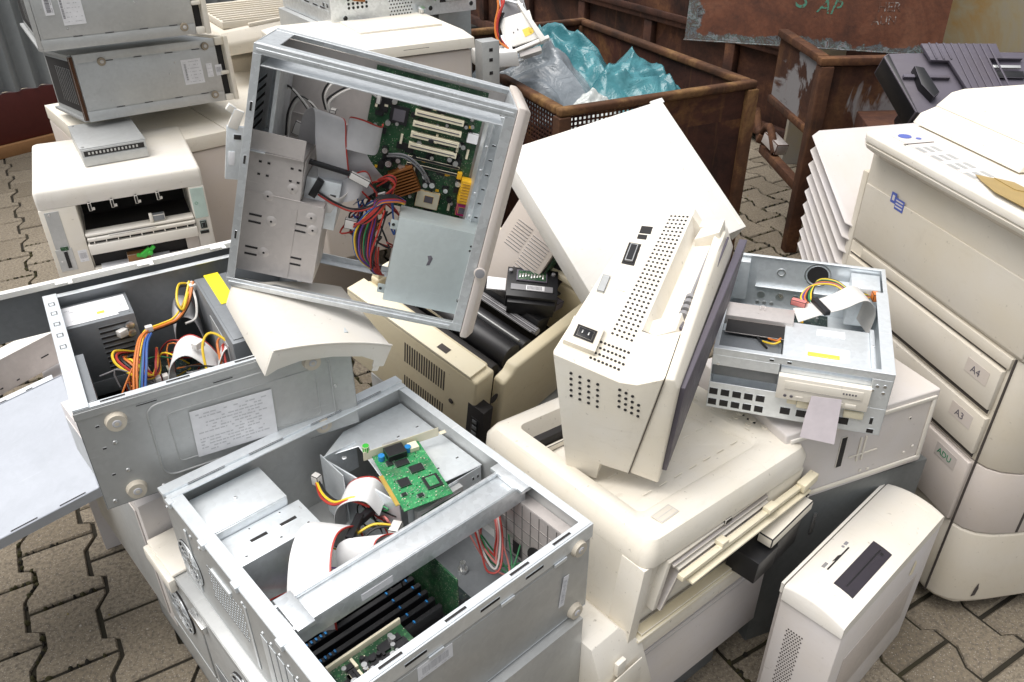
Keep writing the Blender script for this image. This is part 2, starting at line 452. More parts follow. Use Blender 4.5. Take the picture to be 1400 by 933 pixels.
def film(rx, ry, rz, seed, peaks, folds=46, n=96, skirt=.55):
    """crumpled plastic film: a sagging skin over a few peaks, broken by sharp straight creases"""
    rnd = random.Random(seed); F = []
    for k in range(folds):
        if k % 2 and peaks: cx, cy = peaks[k % len(peaks)][:2]; a = rnd.uniform(0, 6.283)
        else: cx, cy, a = rnd.uniform(-.9, .9), rnd.uniform(-.9, .9), rnd.uniform(0, 6.283)
        L = rnd.uniform(.3, .95); F.append((cx, cy, math.cos(a), math.sin(a), L, rnd.uniform(.07, .24), rnd.choice((1, 1, -1))*rnd.uniform(.05, .16)))
    b = MB(); rings = []
    for j in range(n):
        v = -1+2*j/(n-1); row = []
        for i in range(n):
            u = -1+2*i/(n-1); r = math.hypot(u, v); q = max(abs(u), abs(v)); k_ = q/r if r > 1e-6 else 1
            k_ = .35+.65*k_; x, y = u*k_, v*k_; rr = math.hypot(x, y)
            z = math.sqrt(max(0, 1-min(1, rr)**2.2))*skirt
            for px, py, ph, pw in peaks: z += ph*math.exp(-((x-px)**2+(y-py)**2)/pw**2)
            w1 = noise.noise(Vector((x*1.7+seed, y*1.7, seed*.3))); z += .10*w1
            for cx, cy, ca, sa, L, w, h in F:
                dx, dy = x-cx, y-cy; al = dx*ca+dy*sa; d = abs(-dx*sa+dy*ca+.06*w1*L); t = 1-abs(al-L*.5)/(L*.6)
                if t > 0 and d < w: z += h*min(1, t*2)*(1-d/w)**1.4
            row.append((x*rx*(1+.05*w1), y*ry*(1+.05*w1), z*rz))
        rings.append(row)
    vs = [p for row in rings for p in row]; nn = len(vs); vs += [(x*.97, y*.97, min(z-.012, -.02)) for x, y, z in vs]
    fs = []
    for j in range(n-1):
        for i in range(n-1):
            q = j*n+i; fs.append((q, q+1, q+n+1, q+n)); fs.append((nn+q, nn+q+n, nn+q+n+1, nn+q+1))
    bd = [i for i in range(n)]+[j*n+n-1 for j in range(1, n)]+[(n-1)*n+i for i in range(n-2, -1, -1)]+[j*n for j in range(n-2, 0, -1)]
    for a, c in zip(bd, bd[1:]+bd[:1]): fs.append((a, nn+a, nn+c, c))
    return b.add(vs, fs, 0)
def FN(x, z, y): return face_mat((x, y, z), (1, 0, 0), (0, 0, 1))
def FL(y, z, x): return face_mat((x, y, z), (0, -1, 0), (0, 0, 1))
def FR(y, z, x): return face_mat((x, y, z), (0, 1, 0), (0, 0, 1))
def FT(x, y, z): return face_mat((x, y, z), (1, 0, 0), (0, 1, 0))
def turned(F, deg): return F @ Matrix.Rotation(R(deg), 4, 'Z')

def chip_board(name, parent, x0, x1, y0, y1, z, mat='pcb', seed=3, n=26, th=.0016, sub=None):
    """circuit board with chips, sockets, capacitors standing on it"""
    rnd = random.Random(seed); b = MB(); b.bx(x0, x1, y0, y1, z, z+th, 0); z += th
    cols = {'black': 1, 'chrome': 2, 'slot': 3, 'wgreen': 4, 'ychip': 5}
    for k in range(n):
        x = rnd.uniform(x0+.01, x1-.012); y = rnd.uniform(y0+.01, y1-.012); t = rnd.random()
        if t < .45: b.bx(x-rnd.uniform(.004, .011), x+rnd.uniform(.003, .009), y-rnd.uniform(.003, .008), y+rnd.uniform(.003, .008), z+.0001, z+rnd.uniform(.0015, .004), 1)
        elif t < .75: b.cyl((x, y, z), 2, rnd.uniform(.0025, .005), rnd.uniform(.006, .013), rnd.choice((1, 2, 2)), 10)
        elif t < .88: b.bx(x-.002, x+.002, y-.008, y+.008, z+.0001, z+.006, rnd.choice((1, 3)))
        else: b.bx(x-.003, x+.003, y-.002, y+.002, z+.0001, z+.003, rnd.choice((4, 5, 3)))
    return build(name, b, [mat, 'black', 'chrome', 'slot', 'wgreen', 'ychip'], parent)

# ================================================================== front tower, open, lying on its side
FP = mat4([[.739, -.6737, 0], [.6737, .739, 0], [0, 0, 1]], (-.2041, .8698, .5326))
t = thing('open_computer_case', 'front open computer case with a steel cross bar and loose bright green network card inside', 'computer case', FP)
X, Y, H = .2145, .2362, .175
b = open_shell(.429, .4724, H-.0016, rim=.013, wm=4)  # walls and floor greyer than the rims: interior shade put into the colour
b.bx(-X, -X+.021, -Y, Y, H+.0004, H+.0022)                       # broad rear rim
b.bx(-X-.003, X+.001, Y-.012, Y+.008, H+.0006, H+.0075, 3); b.bx(-X, X, Y-.024, Y-.0122, H+.0006, H+.0035, 3)                    # double ledge on the far rim
b.bx(-X, X, Y+.001, Y+.007, H-.022, H+.0004)
b.bx(-X+.002, X+.002, -Y-.0026, -Y, H-.028, H-.001)              # folded lip of the bottom face
b.bx(X, X+.0022, -Y, Y, H-.03, H-.001)
slots(b, FN(0, H-.014, -Y-.0027), [-.10, .02, .10], [0], .034, .006)
slots(b, FT(0, Y-.0122, H+.0062), [-.15, -.05, .06, .14], [0], .06, .003)
slots(b, FT(0, -Y+.006, H+.0002), [-.13, -.03, .08, .16], [0], .035, .005)
for x in (-.17, -.07, .05, .15): b.bx(x-.012, x+.012, -Y-.005, -Y-.0027, H-.034, H-.028, 0)
# rear: vents, slot covers, screws
b.bx(-X-.002, -X-.0002, .165-.0, .172, .02, .15, 0); b.bx(-X-.0012, -X-.0002, -.02, -.012, .02, .15, 0)
dots(b, FL(.055, .092, -X), rng(-.052, .052, 15), rng(-.032, .032, 9), .0026, 1, True)
b.bx(-X-.003, -X, .028, .088, .128, .136, 0)
for k in range(5): b.bx(-X-.0012, -X-.0002, -.16+.022*k, -.142+.022*k, .03, .13, 0); screw(b, (-X, -.151+.022*k, .14), 0, -1, .003, 2)
for y in (.232, .15, .12, -.01, -.2): screw(b, (-X, y, .15), 0, -1, .004, 2)
for y in (.21, .10, .0, -.12): b.bx(-X-.004, -X+.004, y-.008, y+.008, H-.006, H+.0034, 0)
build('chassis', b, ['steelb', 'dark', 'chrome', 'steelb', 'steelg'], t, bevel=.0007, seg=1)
pnl = MB(); pnl.bx(-X+.015, X-.004, -Y-.0012, -Y-.0002, .008, H-.03, 0)
pnl.bx(-X+.05, X-.06, -Y-.0022, -Y-.0013, .012, H-.034, 0)
build('bottom_cover', pnl, 'steelg', t, bevel=.001)
fan_grille('fan_grille', t, FL(.188, .066, -X-.0004), .040)
b = MB()
b.bx(-X+.021, X-.012, -.110, -.062, H-.0105, H-.0085); b.bx(-X+.021, X-.012, -.110, -.106, H-.0085, H-.002); b.bx(-X+.021, X-.012, -.066, -.062, H-.0085, H-.002)
b.bx(-X+.021, X-.012, -.1115, -.1102, H-.036, H-.003); b.bx(X-.03, X-.004, -.122, -.05, H-.008, H-.0008)
b.bx(-X+.021, X-.012, -.0618, -.0605, H-.03, H-.003); b.bx(-.19, -.165, -.118, -.054, H-.0082, H-.0008)
build('cross_bar', b, 'steel', t, bevel=.001)
b = MB(); b.bx(-.1905, -.070, .132, .222, .02, .151, 0); b.bx(-.188, -.072, .1305, .132, .03, .149, 0); screw(b, (-.13, .18, .151), 2, 1, .004, 1)
build('power_supply', b, ['steelb', 'chrome'], t, bevel=.0015)
b = MB(); b.bx(-.188, -.054, .062, .129, .02, .135, 0)
slots(b, FT(-.113, .0975, .1352), [-.024, .024], [0], .028, .008)
slots(b, FT(-.113, .075, .1352), [-.055, .0, .045], [0], .005, .004); slots(b, FT(-.11, .122, .1352), [-.03, .02], [0], .004, .004)
build('mounting_plate', b, ['steelb', 'dark'], t, bevel=.001)
# drive cage at the far right
b = MB()
b.prism([(.026, .190), (.088, .226), (.210, .226), (.210, .0), (.058, .018), (.086, .175)], 2, .132, .134, 0)
b.bx(.024, .026, .125, .195, .012, .139, 0); b.prism([(.026, .190), (.0285, .190), (.0605, .02), (.058, .018)], 2, .01, .132, 0)
b.bx(.060, .208, .0, .0016, .03, .132, 0)
b.bx(.026, .088, .185, .187, .08, .139, 0)
slots(b, FT(.15, .1, .1342), [-.03, .0, .04], [-.06, .05], .007, .004); slots(b, FN(.19, .085, -.0002), [0, .01], [-.03, -.015, 0, .015, .03], .005, .007)
screw(b, (.052, .165, .134), 2, 1, .005, 2); screw(b, (.12, .03, .134), 2, 1, .004, 2); screw(b, (.15, .0, .085), 1, -1, .007, 2)
dc = build('drive_cage', b, ['steelb', 'dark', 'chrome'], t, bevel=.0008, seg=1)
b = MB(); b.bx(.070, .16, -.012, -.0008, .036, .126, 0); b.bx(.074, .155, -.0135, -.0121, .042, .12, 1)
for k in range(7): b.bx(.076, .082, -.016, -.0136, .046+.01*k, .052+.01*k, 2)
build('hard_drive', b, ['steelg', 'pcb', 'black'], t, bevel=.001)
# loose network card on the cage
Nc = Matrix.Translation((.102, .045, .146)) @ Matrix.Rotation(R(-13), 4, 'Z') @ Matrix.Rotation(R(4), 4, 'X')
b = MB(); b.bx(-.041, .041, -.066, .066, 0, .0016, 0); b.bx(-.048, -.041, -.050, .020, 0, .0015, 1)
b.bx(-.047, -.042, -.049, .019, .0016, .0019, 1)
for x, y, w, h in ((-.018, -.012, .018, .018), (.012, .008, .022, .016), (.022, -.030, .026, .028), (-.004, .030, .022, .014), (-.022, .038, .01, .012), (-.006, -.048, .009, .007), (-.028, -.035, .008, .006)):
    b.bx(x-w/2, x+w/2, y-h/2, y+h/2, .0017, .0042, 2)
    for k in range(5): b.bx(x-w/2-.002, x+w/2+.002, y-h*.42+h*.19*k, y-h*.42+h*.19*k+.0012, .0017, .0024, 3)
b.bx(.014, .03, -.04, -.02, .0043, .0052, 0)
rnd = random.Random(11)
for k in range(90):
    x, y = rnd.uniform(-.037, .037), rnd.uniform(-.06, .06); b.bx(x-.0011, x+.0011, y-.0007, y+.0007, .0017, .003, rnd.choice((2, 3, 3, 5)))
b.bx(-.022, .010, .040, .064, .0017, .014, 2)
for x in (-.030, .016): b.cyl((x, .052, .0017), 2, .0055, .010, 4, 12)
b.bx(.018, .034, .046, .062, .0017, .009, 5)
b.xf(Nc); nc = build('network_card', b, ['pcbbright', 'gold', 'black', 'chrome', 'bluecap', 'slot'], t, bevel=.0003, seg=1)
b = MB(); b.bx(-.055, .078, .0665, .0675, -.003, .016, 0); b.bx(-.02, .008, .0676, .074, .001, .014, 1); b.bx(.078, .09, .060, .0676, .004, .0055, 0)
b.cyl((-.042, .0676, .006), 1, .005, .006, 2, 10); b.cyl((-.048, .072, .012), 2, .006, .012, 3, 10)
b.xf(Nc); build('bracket', b, ['slot', 'chrome', 'slot', 'leaf'], nc, bevel=.0005, seg=1)
# cables
b = MB(); b.ribbon([(-.142, -.045, .06), (-.136, -.036, .105), (-.105, .006, .142), (-.068, .040, .146), (-.030, .052, .120), (-.02, .056, .06)],
         [(.052, -.035, 0), (.05, -.036, 0), (.040, -.042, 0), (.035, -.045, 0), (.036, -.044, 0), (.036, -.044, 0)], m=0, edge=1)
build_pieces('ribbon_cable', b, ['ribbonw', 'red'], t)
b = MB(); b.ribbon([(-.050, -.028, .05), (-.050, -.022, .105), (-.036, -.006, .132), (-.004, -.012, .128), (.012, -.022, .09)], [(.045, -.03, 0)]*5, m=0, edge=1)
b.ribbon([(.004, .118, .03), (.006, .112, .10), (.018, .095, .130), (.040, .072, .135), (.052, .055, .11)], [(.042, .034, 0)]*5, m=0, edge=1)
build_pieces('ribbon_cable', b, ['ribbonw', 'red'], t)
b = MB(); b.rb((-.018, .028, .125), (.062, .012, .012), (0, .2, .75), 0); b.rb((.02, .052, .112), (.055, .012, .012), (0, .2, .4), 0); b.rb((.028, -.012, .12), (.024, .016, .016), (0, 0, .6), 1); b.rb((-.002, .165, .12), (.012, .014, .02), (0, 0, .3), 1)
build_pieces('cable_connector', b, ['black', 'wwhite'], t, bevel=.001)
wires('wire', t, [('yellow', [(-.004, .163, .12), (-.012, .13, .118), (-.008, .10, .12), (.012, .075, .135), (.03, .06, .12)]),
    ('wblack', [(-.001, .163, .12), (-.006, .13, .117), (-.002, .10, .118), (.018, .075, .132), (.036, .06, .12)]),
    ('red', [(-.006, .160, .118), (-.016, .13, .115), (-.012, .10, .117), (.006, .075, .132), (.026, .055, .12)]),
    ('yellow', [(.028, -.008, .125), (.005, .01, .13), (-.02, .02, .12)]), ('wblack', [(.028, -.012, .125), (.002, .004, .128), (-.03, .01, .11)]),
    ('purple', [(-.12, .03, .02), (-.10, .05, .05), (-.06, .02, .03), (-.03, .03, .05)]), ('purple', [(-.14, .0, .02), (-.12, .04, .045), (-.08, .04, .03)]),
    ('wgreen', [(-.15, -.03, .02), (-.11, .0, .05), (-.08, -.03, .02)]), ('wblack', [(-.13, .02, .02), (-.10, .045, .03), (-.07, .0, .05), (-.04, .02, .02)]),
    ('pink', [(.05, .09, .05), (.045, .05, .09), (.035, .02, .11)]), ('pink', [(.056, .08, .05), (.05, .05, .08), (.038, .015, .1)])], .0021)
wires('wire', t, [(c, [(.140+d, -.040, .10), (.138+d, -.062, .085), (.133+d, -.085+d, .055), (.120+d*2, -.115, .045), (.134+d, -.128+d*2, .05), (.165, -.10+d, .075), (.190, -.062+d, .09)])
    for c, d in (('red', 0), ('wwhite', .005), ('pink', .010), ('red', .014))], .0017)
rnd = random.Random(23); tw = []
for k in range(12):
    c = rnd.choice(('wblack', 'wblack', 'purple', 'red', 'wgreen', 'greyp', 'yellow')); x, y = rnd.uniform(-.16, -.02), rnd.uniform(-.03, .05)
    tw.append((c, [(x+rnd.uniform(-.05, .05), y+rnd.uniform(-.04, .04), rnd.uniform(.02, .10)) for q in range(4)]))
for k in range(5): tw.append((rnd.choice(('wblack', 'red', 'wgreen', 'pink')), [(rnd.uniform(.03, .06), rnd.uniform(.0, .11), rnd.uniform(.03, .11)) for q in range(4)]))
for k in range(4): tw.append((rnd.choice(('pink', 'wgreen', 'red')), [(.13+.01*k, -.04, .10), (.15+rnd.uniform(-.02, .02), -.09, rnd.uniform(.02, .05)), (.17+rnd.uniform(-.02, .02), -.13, .03), (.195, -.05-.03*k, .05)]))
wires('wire', t, tw, .0014)
# memory riser and boards under the bar
b = MB(); b.bx(-.192, .028, -.150, -.01, .004, .030, 0)
for k in range(7): b.bx(-.185, .02, -.132+.017*k, -.124+.017*k, .0302, .062, 0)
for k in range(4):
    for q in range(5): b.bx(-.175+.0075*q+.006*k, -.171+.0075*q+.006*k, -.131+.034*(k % 4), -.125+.034*(k % 4), .0622, .0645, 1)
for k in range(5): b.bx(-.03, -.0265, -.131+.017*k, -.125+.017*k, .0622, .0645, 1); b.bx(.005, .0085, -.114+.017*k, -.108+.017*k, .0622, .0645, 1)
build('memory_slots', b, ['black', 'bluecap'], t, bevel=.0006, seg=1)
mb_ = chip_board('memory_card', t, -.165, -.052, -.190, -.130, .080, 'pcb', 5, 60)
b = MB(); b.bx(-.168, -.050, -.1285, -.1245, .068, .090, 0); build('edge_connector', b, 'slot', t, bevel=.001)
b = MB(); b.bx(.034, .0365, -.150, -.02, .004, .12, 0); build('riser_board', b, 'pcb', t)
b = MB(); b.bx(.028, .030, -.19, -.115, .10, .125, 0); sticker('sticker', t, FN(-.07, H-.022, -.1117), .05, .012, 2, seed=4)
chip_board('circuit_board', t, .040, .085, -.20, -.05, .012, 'pcbdark', 9, 50)
b = MB(); b.bx(.0, .20, -.225, .12, .002, .0035, 0); b.cyl((.115, -.06, .0035), 2, .008, .006, 1, 16); b.cyl((.115, -.06, .0095), 2, .005, .014, 1, 12)
build('floor_plate', b, ['steeld', 'chrome'], t)  # dark grey here paints in the shade at the bottom of the case
# inner wall with a scored grid and fan hole
b = MB(); b.bx(X-.022, X-.0182, -.200, -.048, .012, .138, 0); b.bx(X-.022, X-.002, -.203, -.040, .1382, .140, 0)
for z in (.035, .06, .085, .11): b.bx(X-.0226, X-.0221, -.197, -.05, z-.0008, z+.0008, 1)
for y in rng(-.19, -.06, 8): b.bx(X-.0228, X-.0221, y-.0008, y+.0008, .016, .136, 1)
b.cyl((X-.0235, -.155, .045), 0, .026, .001, 1, 20); b.bx(X-.0235, X-.022, -.115, -.095, .02, .05, 1)
build('front_grid_plate', b, ['steelp', 'dark'], t, bevel=.0005, seg=1)
foot(t, (.186, -Y-.0012, .146), 1, -1, .014); foot(t, (.186, -Y-.0012, .012), 1, -1, .014)
sticker('barcode_label', t, turned(FN(-.072, .128, -Y-.0027), 0), .055, .026, 1, True, seed=2)
sticker('serial_label', t, turned(FN(.160, .075, -Y-.0027), 82), .060, .011, 2, True, seed=8)

# ================================================================== left tower, open, feet towards us
LP = mat4([[.8515, -.5244, 0], [.5244, .8515, 0], [0, 0, 1]], (-.5371, 1.166, .6758))
t = thing('open_computer_case', 'grey open computer case with yellow tape inside and white paper label between its feet', 'computer case', LP)
X, Y, H = .2035, .1903, .185
b = open_shell(.407, .3806, H-.0016, rim=.012, skip=('N',), wm=2)  # much darker walls and floor: the shade inside is painted as steel colour
b.bx(-X, -X+.022, -Y, Y, H+.0004, H+.002)
for y in (.150, .115, .075, .035, -.005): b.bx(-X+.006, -X+.016, y-.006, y+.006, H+.0021, H+.003, 1); 
for y in (.150, .115, .075, .035, -.005): b.bx(-X+.0075, -X+.0145, y-.005, y+.003, H+.003, H+.0036, 0)
slots(b, FT(0, -Y+.006, H+.0002), [-.15, -.06, .04, .13], [0], .034, .005); b.bx(-X+.022, -X+.034, -.17, -.03, .06, H-.004, 2)
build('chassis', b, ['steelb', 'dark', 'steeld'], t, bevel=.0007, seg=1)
b = MB(); y = -Y
b.bx(-X, X, y, y+.0016, .0, H-.002, 0); b.bx(-X-.001, X, y-.0015, y, H-.016, H-.004, 0)
# pressed outline on the bottom: raised bead
def bead(b, pts, r, m=0):
    b.tube(pts+[pts[0]], r, m, 6, 1)
def rr(x0, x1, z0, z1, r): return [(cx+r*math.cos(R(a+q*30)), y-.0002, cz+r*math.sin(R(a+q*30))) for cx, cz, a in ((x1-r, z1-r, 0), (x0+r, z1-r, 90), (x0+r, z0+r, 180), (x1-r, z0+r, 270)) for q in range(4)]
bead(b, rr(-.114, .165, .024, .158, .018), .0020); bead(b, rr(-.088, .140, .044, .136, .008), .0011)
slots(b, FN(0, .165, y-.0003), [-.11, .0, .10], [0], .03, .003); slots(b, FN(-.18, .09, y), [0], [-.03, .02, .06], .006, .004, 1)
for px, pz in ((-.16, .06), (-.19, .012), (-.12, .01), (-.165, .115), (.17, .09), (.1, .164)): screw(b, (px, y, pz), 1, -1, .004, 2)
build('bottom_cover', b, ['steelg', 'dark', 'chrome'], t, bevel=.0006, seg=1)
for px, pz in ((-.155, .151), (-.157, .022), (.137, .152), (.139, .024)): foot(t, (px, y, pz), 1, -1, .0155, h=.009)
sticker('paper_label', t, turned(FN(.003, .083, y-.0024), -2), .125, .086, 13, seed=21)
b = MB(); b.bx(-.190, -.076, .095, .182, .02, .163, 0); slots(b, FN(-.112, .12, .0948), [0], rng(-.05, .03, 9), .05, .005); slots(b, FT(-.1, .135, .1632), [.018], [.03, .018, -.02, -.032], .004, .003)
b.bx(-.188, -.078, .0935, .0949, .022, .05, 0)
for z in (.142, .128): b.cyl((-.088, .0948, z), 1, .008, -.003, 2, 12)
ps = build('power_supply', b, ['steeld', 'dark', 'chrome'], t, bevel=.0025)
sticker('rating_label', ps, FT(-.142, .138, .1634), .085, .070, 8, seed=5); sticker('warning_label', ps, FT(-.125, .125, .1642), .012, .008, 0, mat='ylabel')
sticker('inspection_label', ps, FT(-.09, .142, .1634), .018, .062, 3, True, seed=15)
b = MB(); b.bx(.040, .10, -.10, .158, .03, .166, 0); b.bx(.044, .098, -.09, .15, .166, .168, 0); screw(b, (.07, .01, .168), 2, 1, .004, 1)
b.bx(.112, .116, -.16, .12, .04, .16, 0); b.bx(.1, .19, .155, .157, .03, .17, 0); b.bx(.13, .18, -.1, .1, .02, .12, 2)
dcg = build('drive_cage', b, ['steeld', 'chrome', 'dark'], t, bevel=.0015)
b = MB(); b.bx(.058, .084, .035, .1585, .1684, .1692, 0); b.bx(.058, .084, .1585, .1593, .13, .1692, 0); build('yellow_tape', b, 'ytape', dcg)
b = MB(); b.bx(.0385, .0398, -.06, .06, .08, .14, 0)
build('side_label', b, 'steelg', dcg)
chip_board('motherboard', t, -.19, .03, -.17, .18, .006, 'pcbdark', 31, 70)
b = MB()
for x0, x1, y0, y1, z1, m in ((-.188, -.16, -.16, -.12, .05, 1), (-.187, -.15, -.175, -.162, .05, 2), (-.125, -.095, -.10, -.02, .07, 0), (-.08, -.04, -.13, -.06, .05, 0), (-.06, .0, -.06, -.05, .06, 0), (-.06, .0, -.04, -.03, .06, 0), (-.11, -.08, .02, .06, .06, 0)):
    b.bx(x0, x1, y0, y1, .008, z1, m)
for k in range(8): b.bx(-.135+.011*k, -.129+.011*k, -.155, -.085, .008, .055, 3 if k % 2 else 0)
build_pieces('board_socket', b, ['black', 'slot', 'magenta', 'steeld'], t, bevel=.001)
b = MB(); b.ribbon([(-.015, .17, .03), (-.012, .16, .09), (.0, .15, .125), (.022, .145, .115), (.032, .14, .07)], [(.012, .09, .0)]*5, m=0, edge=1)
build_pieces('ribbon_cable', b, ['ribbon', 'red'], t)
b = MB(); b.ribbon([(-.06, -.02, .05), (-.045, .0, .11), (-.015, .005, .125), (.012, -.01, .10), (.03, -.02, .05)], [(.022, .062, 0)]*5, m=0, edge=1)
b.ribbon([(.0, -.06, .04), (.022, -.035, .10), (.05, -.015, .128), (.07, -.035, .10), (.08, -.06, .05)], [(.022, .062, .0)]*5, m=0, edge=1)
build_pieces('ribbon_cable', b, ['ribbonw', 'red'], t)
def pw(c, z): 
    dx, dy, dz = c
    return [(-.118+dx, -.05+dy, .03+dz), (-.094+dx, .012+dy, .10+dz), (-.075+dx, .052+dy, .125+dz), (-.065+dx, .075+dy, .13+dz), (-.035+dx, .088+dy, .128+dz), (-.012+dx, .095+dy, .13+dz), (.014+dx, .125+dy, .14+dz), (.035+dx, .160+dy, .160+dz)]
P1 = [('orange', pw((0, 0, 0), 0)), ('orange', pw((.003, -.003, .003), 0)), ('yellow', pw((-.003, .003, .003), 0)), ('wblack', pw((.004, .002, -.003), 0)),
      ('orange', [(-.135, -.09, .04), (-.120, -.055, .09), (-.105, -.015, .125), (-.085, .03, .145), (-.07, .06, .14)]),
      ('orange', [(-.130, -.092, .04), (-.115, -.057, .09), (-.100, -.017, .128), (-.081, .028, .147), (-.066, .058, .142)]),
      ('blue', [(-.122, -.09, .04), (-.108, -.055, .09), (-.092, -.02, .125), (-.078, .02, .142), (-.066, .05, .14)]),
      ('blue', [(-.117, -.092, .04), (-.103, -.057, .09), (-.087, -.022, .125), (-.074, .018, .142), (-.062, .05, .14)]),
      ('wgreen', [(-.126, -.09, .04), (-.112, -.055, .09), (-.096, -.018, .12), (-.08, .02, .138)]),
      ('yellow', [(-.004, -.075, .08), (.002, -.035, .135), (.022, -.022, .152), (.045, -.045, .13), (.05, -.08, .07)]),
      ('orange', [(.02, -.075, .08), (.026, -.035, .13), (.035, -.01, .13)]), ('red', [(.026, -.08, .08), (.033, -.04, .125), (.04, -.015, .12)]),
      ('yellow', [(.030, .165, .158), (.012, .155, .165), (-.001, .12, .155), (.002, .105, .14), (.016, .125, .15), (.028, .16, .15)]),
      ('wblack', [(.030, .162, .155), (.010, .150, .162), (-.004, .118, .150), (.0, .102, .137)]),
      ('wwhite', [(.033, .152, .155), (.03, .12, .14), (.02, .10, .12), (.0, .09, .12)])]
for k, c in enumerate(('yellow', 'red', 'wblack', 'orange', 'yellow', 'red')):
    a = k*.5; P1.append((c, [(-.105+.012*math.cos(a), .075, .10), (-.125+.004*k, .05, .125-.006*k), (-.128+.006*k, .015, .12), (-.10+.004*k, -.015, .10), (-.07, .0, .09+.005*k), (-.06, .05, .11)]))
wires('wire', t, P1, .0022)
rnd = random.Random(29); tw = []
for k in range(22):
    c = rnd.choice(('wblack', 'wblack', 'wblack', 'red', 'yellow', 'orange', 'purple', 'wgreen', 'greyp')); x, y = rnd.uniform(-.13, .0), rnd.uniform(-.09, .07)
    tw.append((c, [(x+rnd.uniform(-.045, .045), y+rnd.uniform(-.045, .045), rnd.uniform(.03, .12)) for q in range(4)]))
wires('wire', t, tw, .0014)
b = MB(); b.rb((-.103, .088, .135), (.016, .012, .012), (0, 0, .5)); b.rb((.034, .157, .155), (.012, .02, .012), (0, 0, .2)); b.rb((-.062, .066, .142), (.012, .01, .01)); b.rb((.0, -.01, .13), (.02, .012, .012), (0, 0, .6))
for k in range(3): b.rb((-.075+.012*k, -.012, .085), (.009, .012, .014))
build_pieces('cable_connector', b, 'wwhite', t, bevel=.001)

# its side cover propped behind it, running out of the picture
t2 = thing('case_side_cover', 'long grey case cover with hooked white edge behind the case with the yellow tape', 'case cover', LP)
b = MB(); b.bx(-.62, .17, .214, .2156, .105, .200, 0); b.bx(-.62, .17, .2025, .2156, .2002, .2016, 1); b.bx(-.62, .17, .2015, .2025, .192, .2016, 1)
for x in (-.30, -.165, -.03, .10): b.bx(x-.014, x+.014, .192, .2024, .200, .2014, 1); b.bx(x+.006, x+.014, .186, .193, .200, .2013, 1)
build('sheet', b, ['steeld', 'offwhite'], t2, bevel=.0004, seg=1)

# ================================================================== central tower, leaning, mainboard towards us
MP = mat4([[.9644, .2542, .0729], [.0463, .109, -.993], [-.2603, .961, .0934]], (-.2371, 1.3525, 1.0451))
t = thing('open_computer_case', 'open tower leaning atop the pile, showing its green mainboard and rainbow cables', 'computer case', MP)
X, Y, H = .1912, .1881, .185
b = MB(); s = .0016; r = .014
# far side: rim only at the top and mounting panel further in
b.bx(-X, X, Y-.012, Y, 0, s); b.bx(-X, X, -Y, -Y+.012, 0, s); b.bx(-X, -X+.012, -Y+.012, Y-.012, 0, s)
b.bx(-X, -X+s, -Y, Y, s, H); b.bx(X-s, X, -Y, Y, s, H)
b.bx(-X+s, X-s, -Y, -Y+s, H-.034, H); b.bx(-X+s, X-s, -Y, -Y+s, s, .022)
for z in (.004, H-.030): b.bx(-X+s, X-s, Y-s, Y, z, z+.024)         # top is an open frame: two rails
b.bx(-X+.002, -X+.03, Y-.0022, Y-.0004, .02, H-.02)
for (x0, x1, y0, y1) in ((-X, X, Y-r, Y), (-X, X, -Y, -Y+r), (-X, -X+.012, -Y+r, Y-r), (X-.016, X, -Y+r, Y-r)): b.bx(x0, x1, y0, y1, H+.0002, H+.0018)
b.bx(-X+.004, X-.004, Y-.010, Y-.006, H+.0018, H+.0034); b.bx(-X+.004, X-.02, -Y+.004, -Y+.009, H+.0018, H+.004)
b.bx(-X+.012, X-.016, Y-.030, Y-.028, .1, H)
b.bx(-X+.03, -X+.036, .028, Y-.03, .02, H-.03); b.bx(-X+.002, -X+.03, .028, .03, .02, H-.02)
for k in range(6): b.bx(-X+.0016, -X+.0024, .05+.014*k, .056+.014*k, .06, .15, 1)
slots(b, FT(0, 0, H+.002), [-.185], [.10, .02, -.1], .004, .014)
build('chassis', b, ['steel', 'dark'], t, bevel=.0007, seg=1)
b = MB(); b.bx(-X+.012, X-.002, -.035, Y-.012, .002, .0036, 0); b.bx(-X+.012, -.07, -Y+.012, -.0352, .002, .0036, 0)
b.bx(.055, X-.002, -Y+.012, -.0352, .002, .0036, 0); b.bx(-.16, .0, .062, .064, .0036, .007, 0)
for x, y in ((-.12, .13), (-.09, .10), (-.15, .15), (-.05, .16), (-.1, .07)): b.cyl((x, y, .0036), 2, .004, .002, 1, 10)
build('mounting_tray', b, ['steelp', 'chrome'], t, bevel=.0006, seg=1)
b = MB(); b.bx(X-.027, X-.0255, -.045, Y-.035, .012, .085, 0); b.bx(X-.0255, X-.004, -.045, Y-.035, .083, .0845, 0); b.bx(X-.020, X-.017, -.04, Y-.04, .0847, .092, 0)
slots(b, FT(X-.010, .05, .0847), [0], [-.07, -.045, -.02, .005, .03, .055], .007, .004)
for y in (-.02, .02, .06, .1): screw(b, (X-.021, y, .0845), 2, 1, .0035, 2)
build('front_bracket', b, ['steel', 'dark', 'chrome'], t, bevel=.0008, seg=1)
# plastic front
b = MB()
b.loft([[(X+.001, -Y-.008, -.004), (X+.001, Y+.004, -.004), (X+.001, Y+.004, H+.006), (X+.001, -Y-.008, H+.006)],
        [(X+.012, -Y-.008, -.004), (X+.012, Y+.004, -.004), (X+.012, Y+.004, H+.006), (X+.012, -Y-.008, H+.006)],
        [(X+.022, -Y-.002, .010), (X+.022, Y-.002, .010), (X+.022, Y-.002, H-.008), (X+.022, -Y-.002, H-.008)]])
b.cyl((X+.006, -.075, H+.006), 2, .010, .006, 1, 18)
build('front_bezel', b, ['rose', 'greyp'], t, bevel=.002)
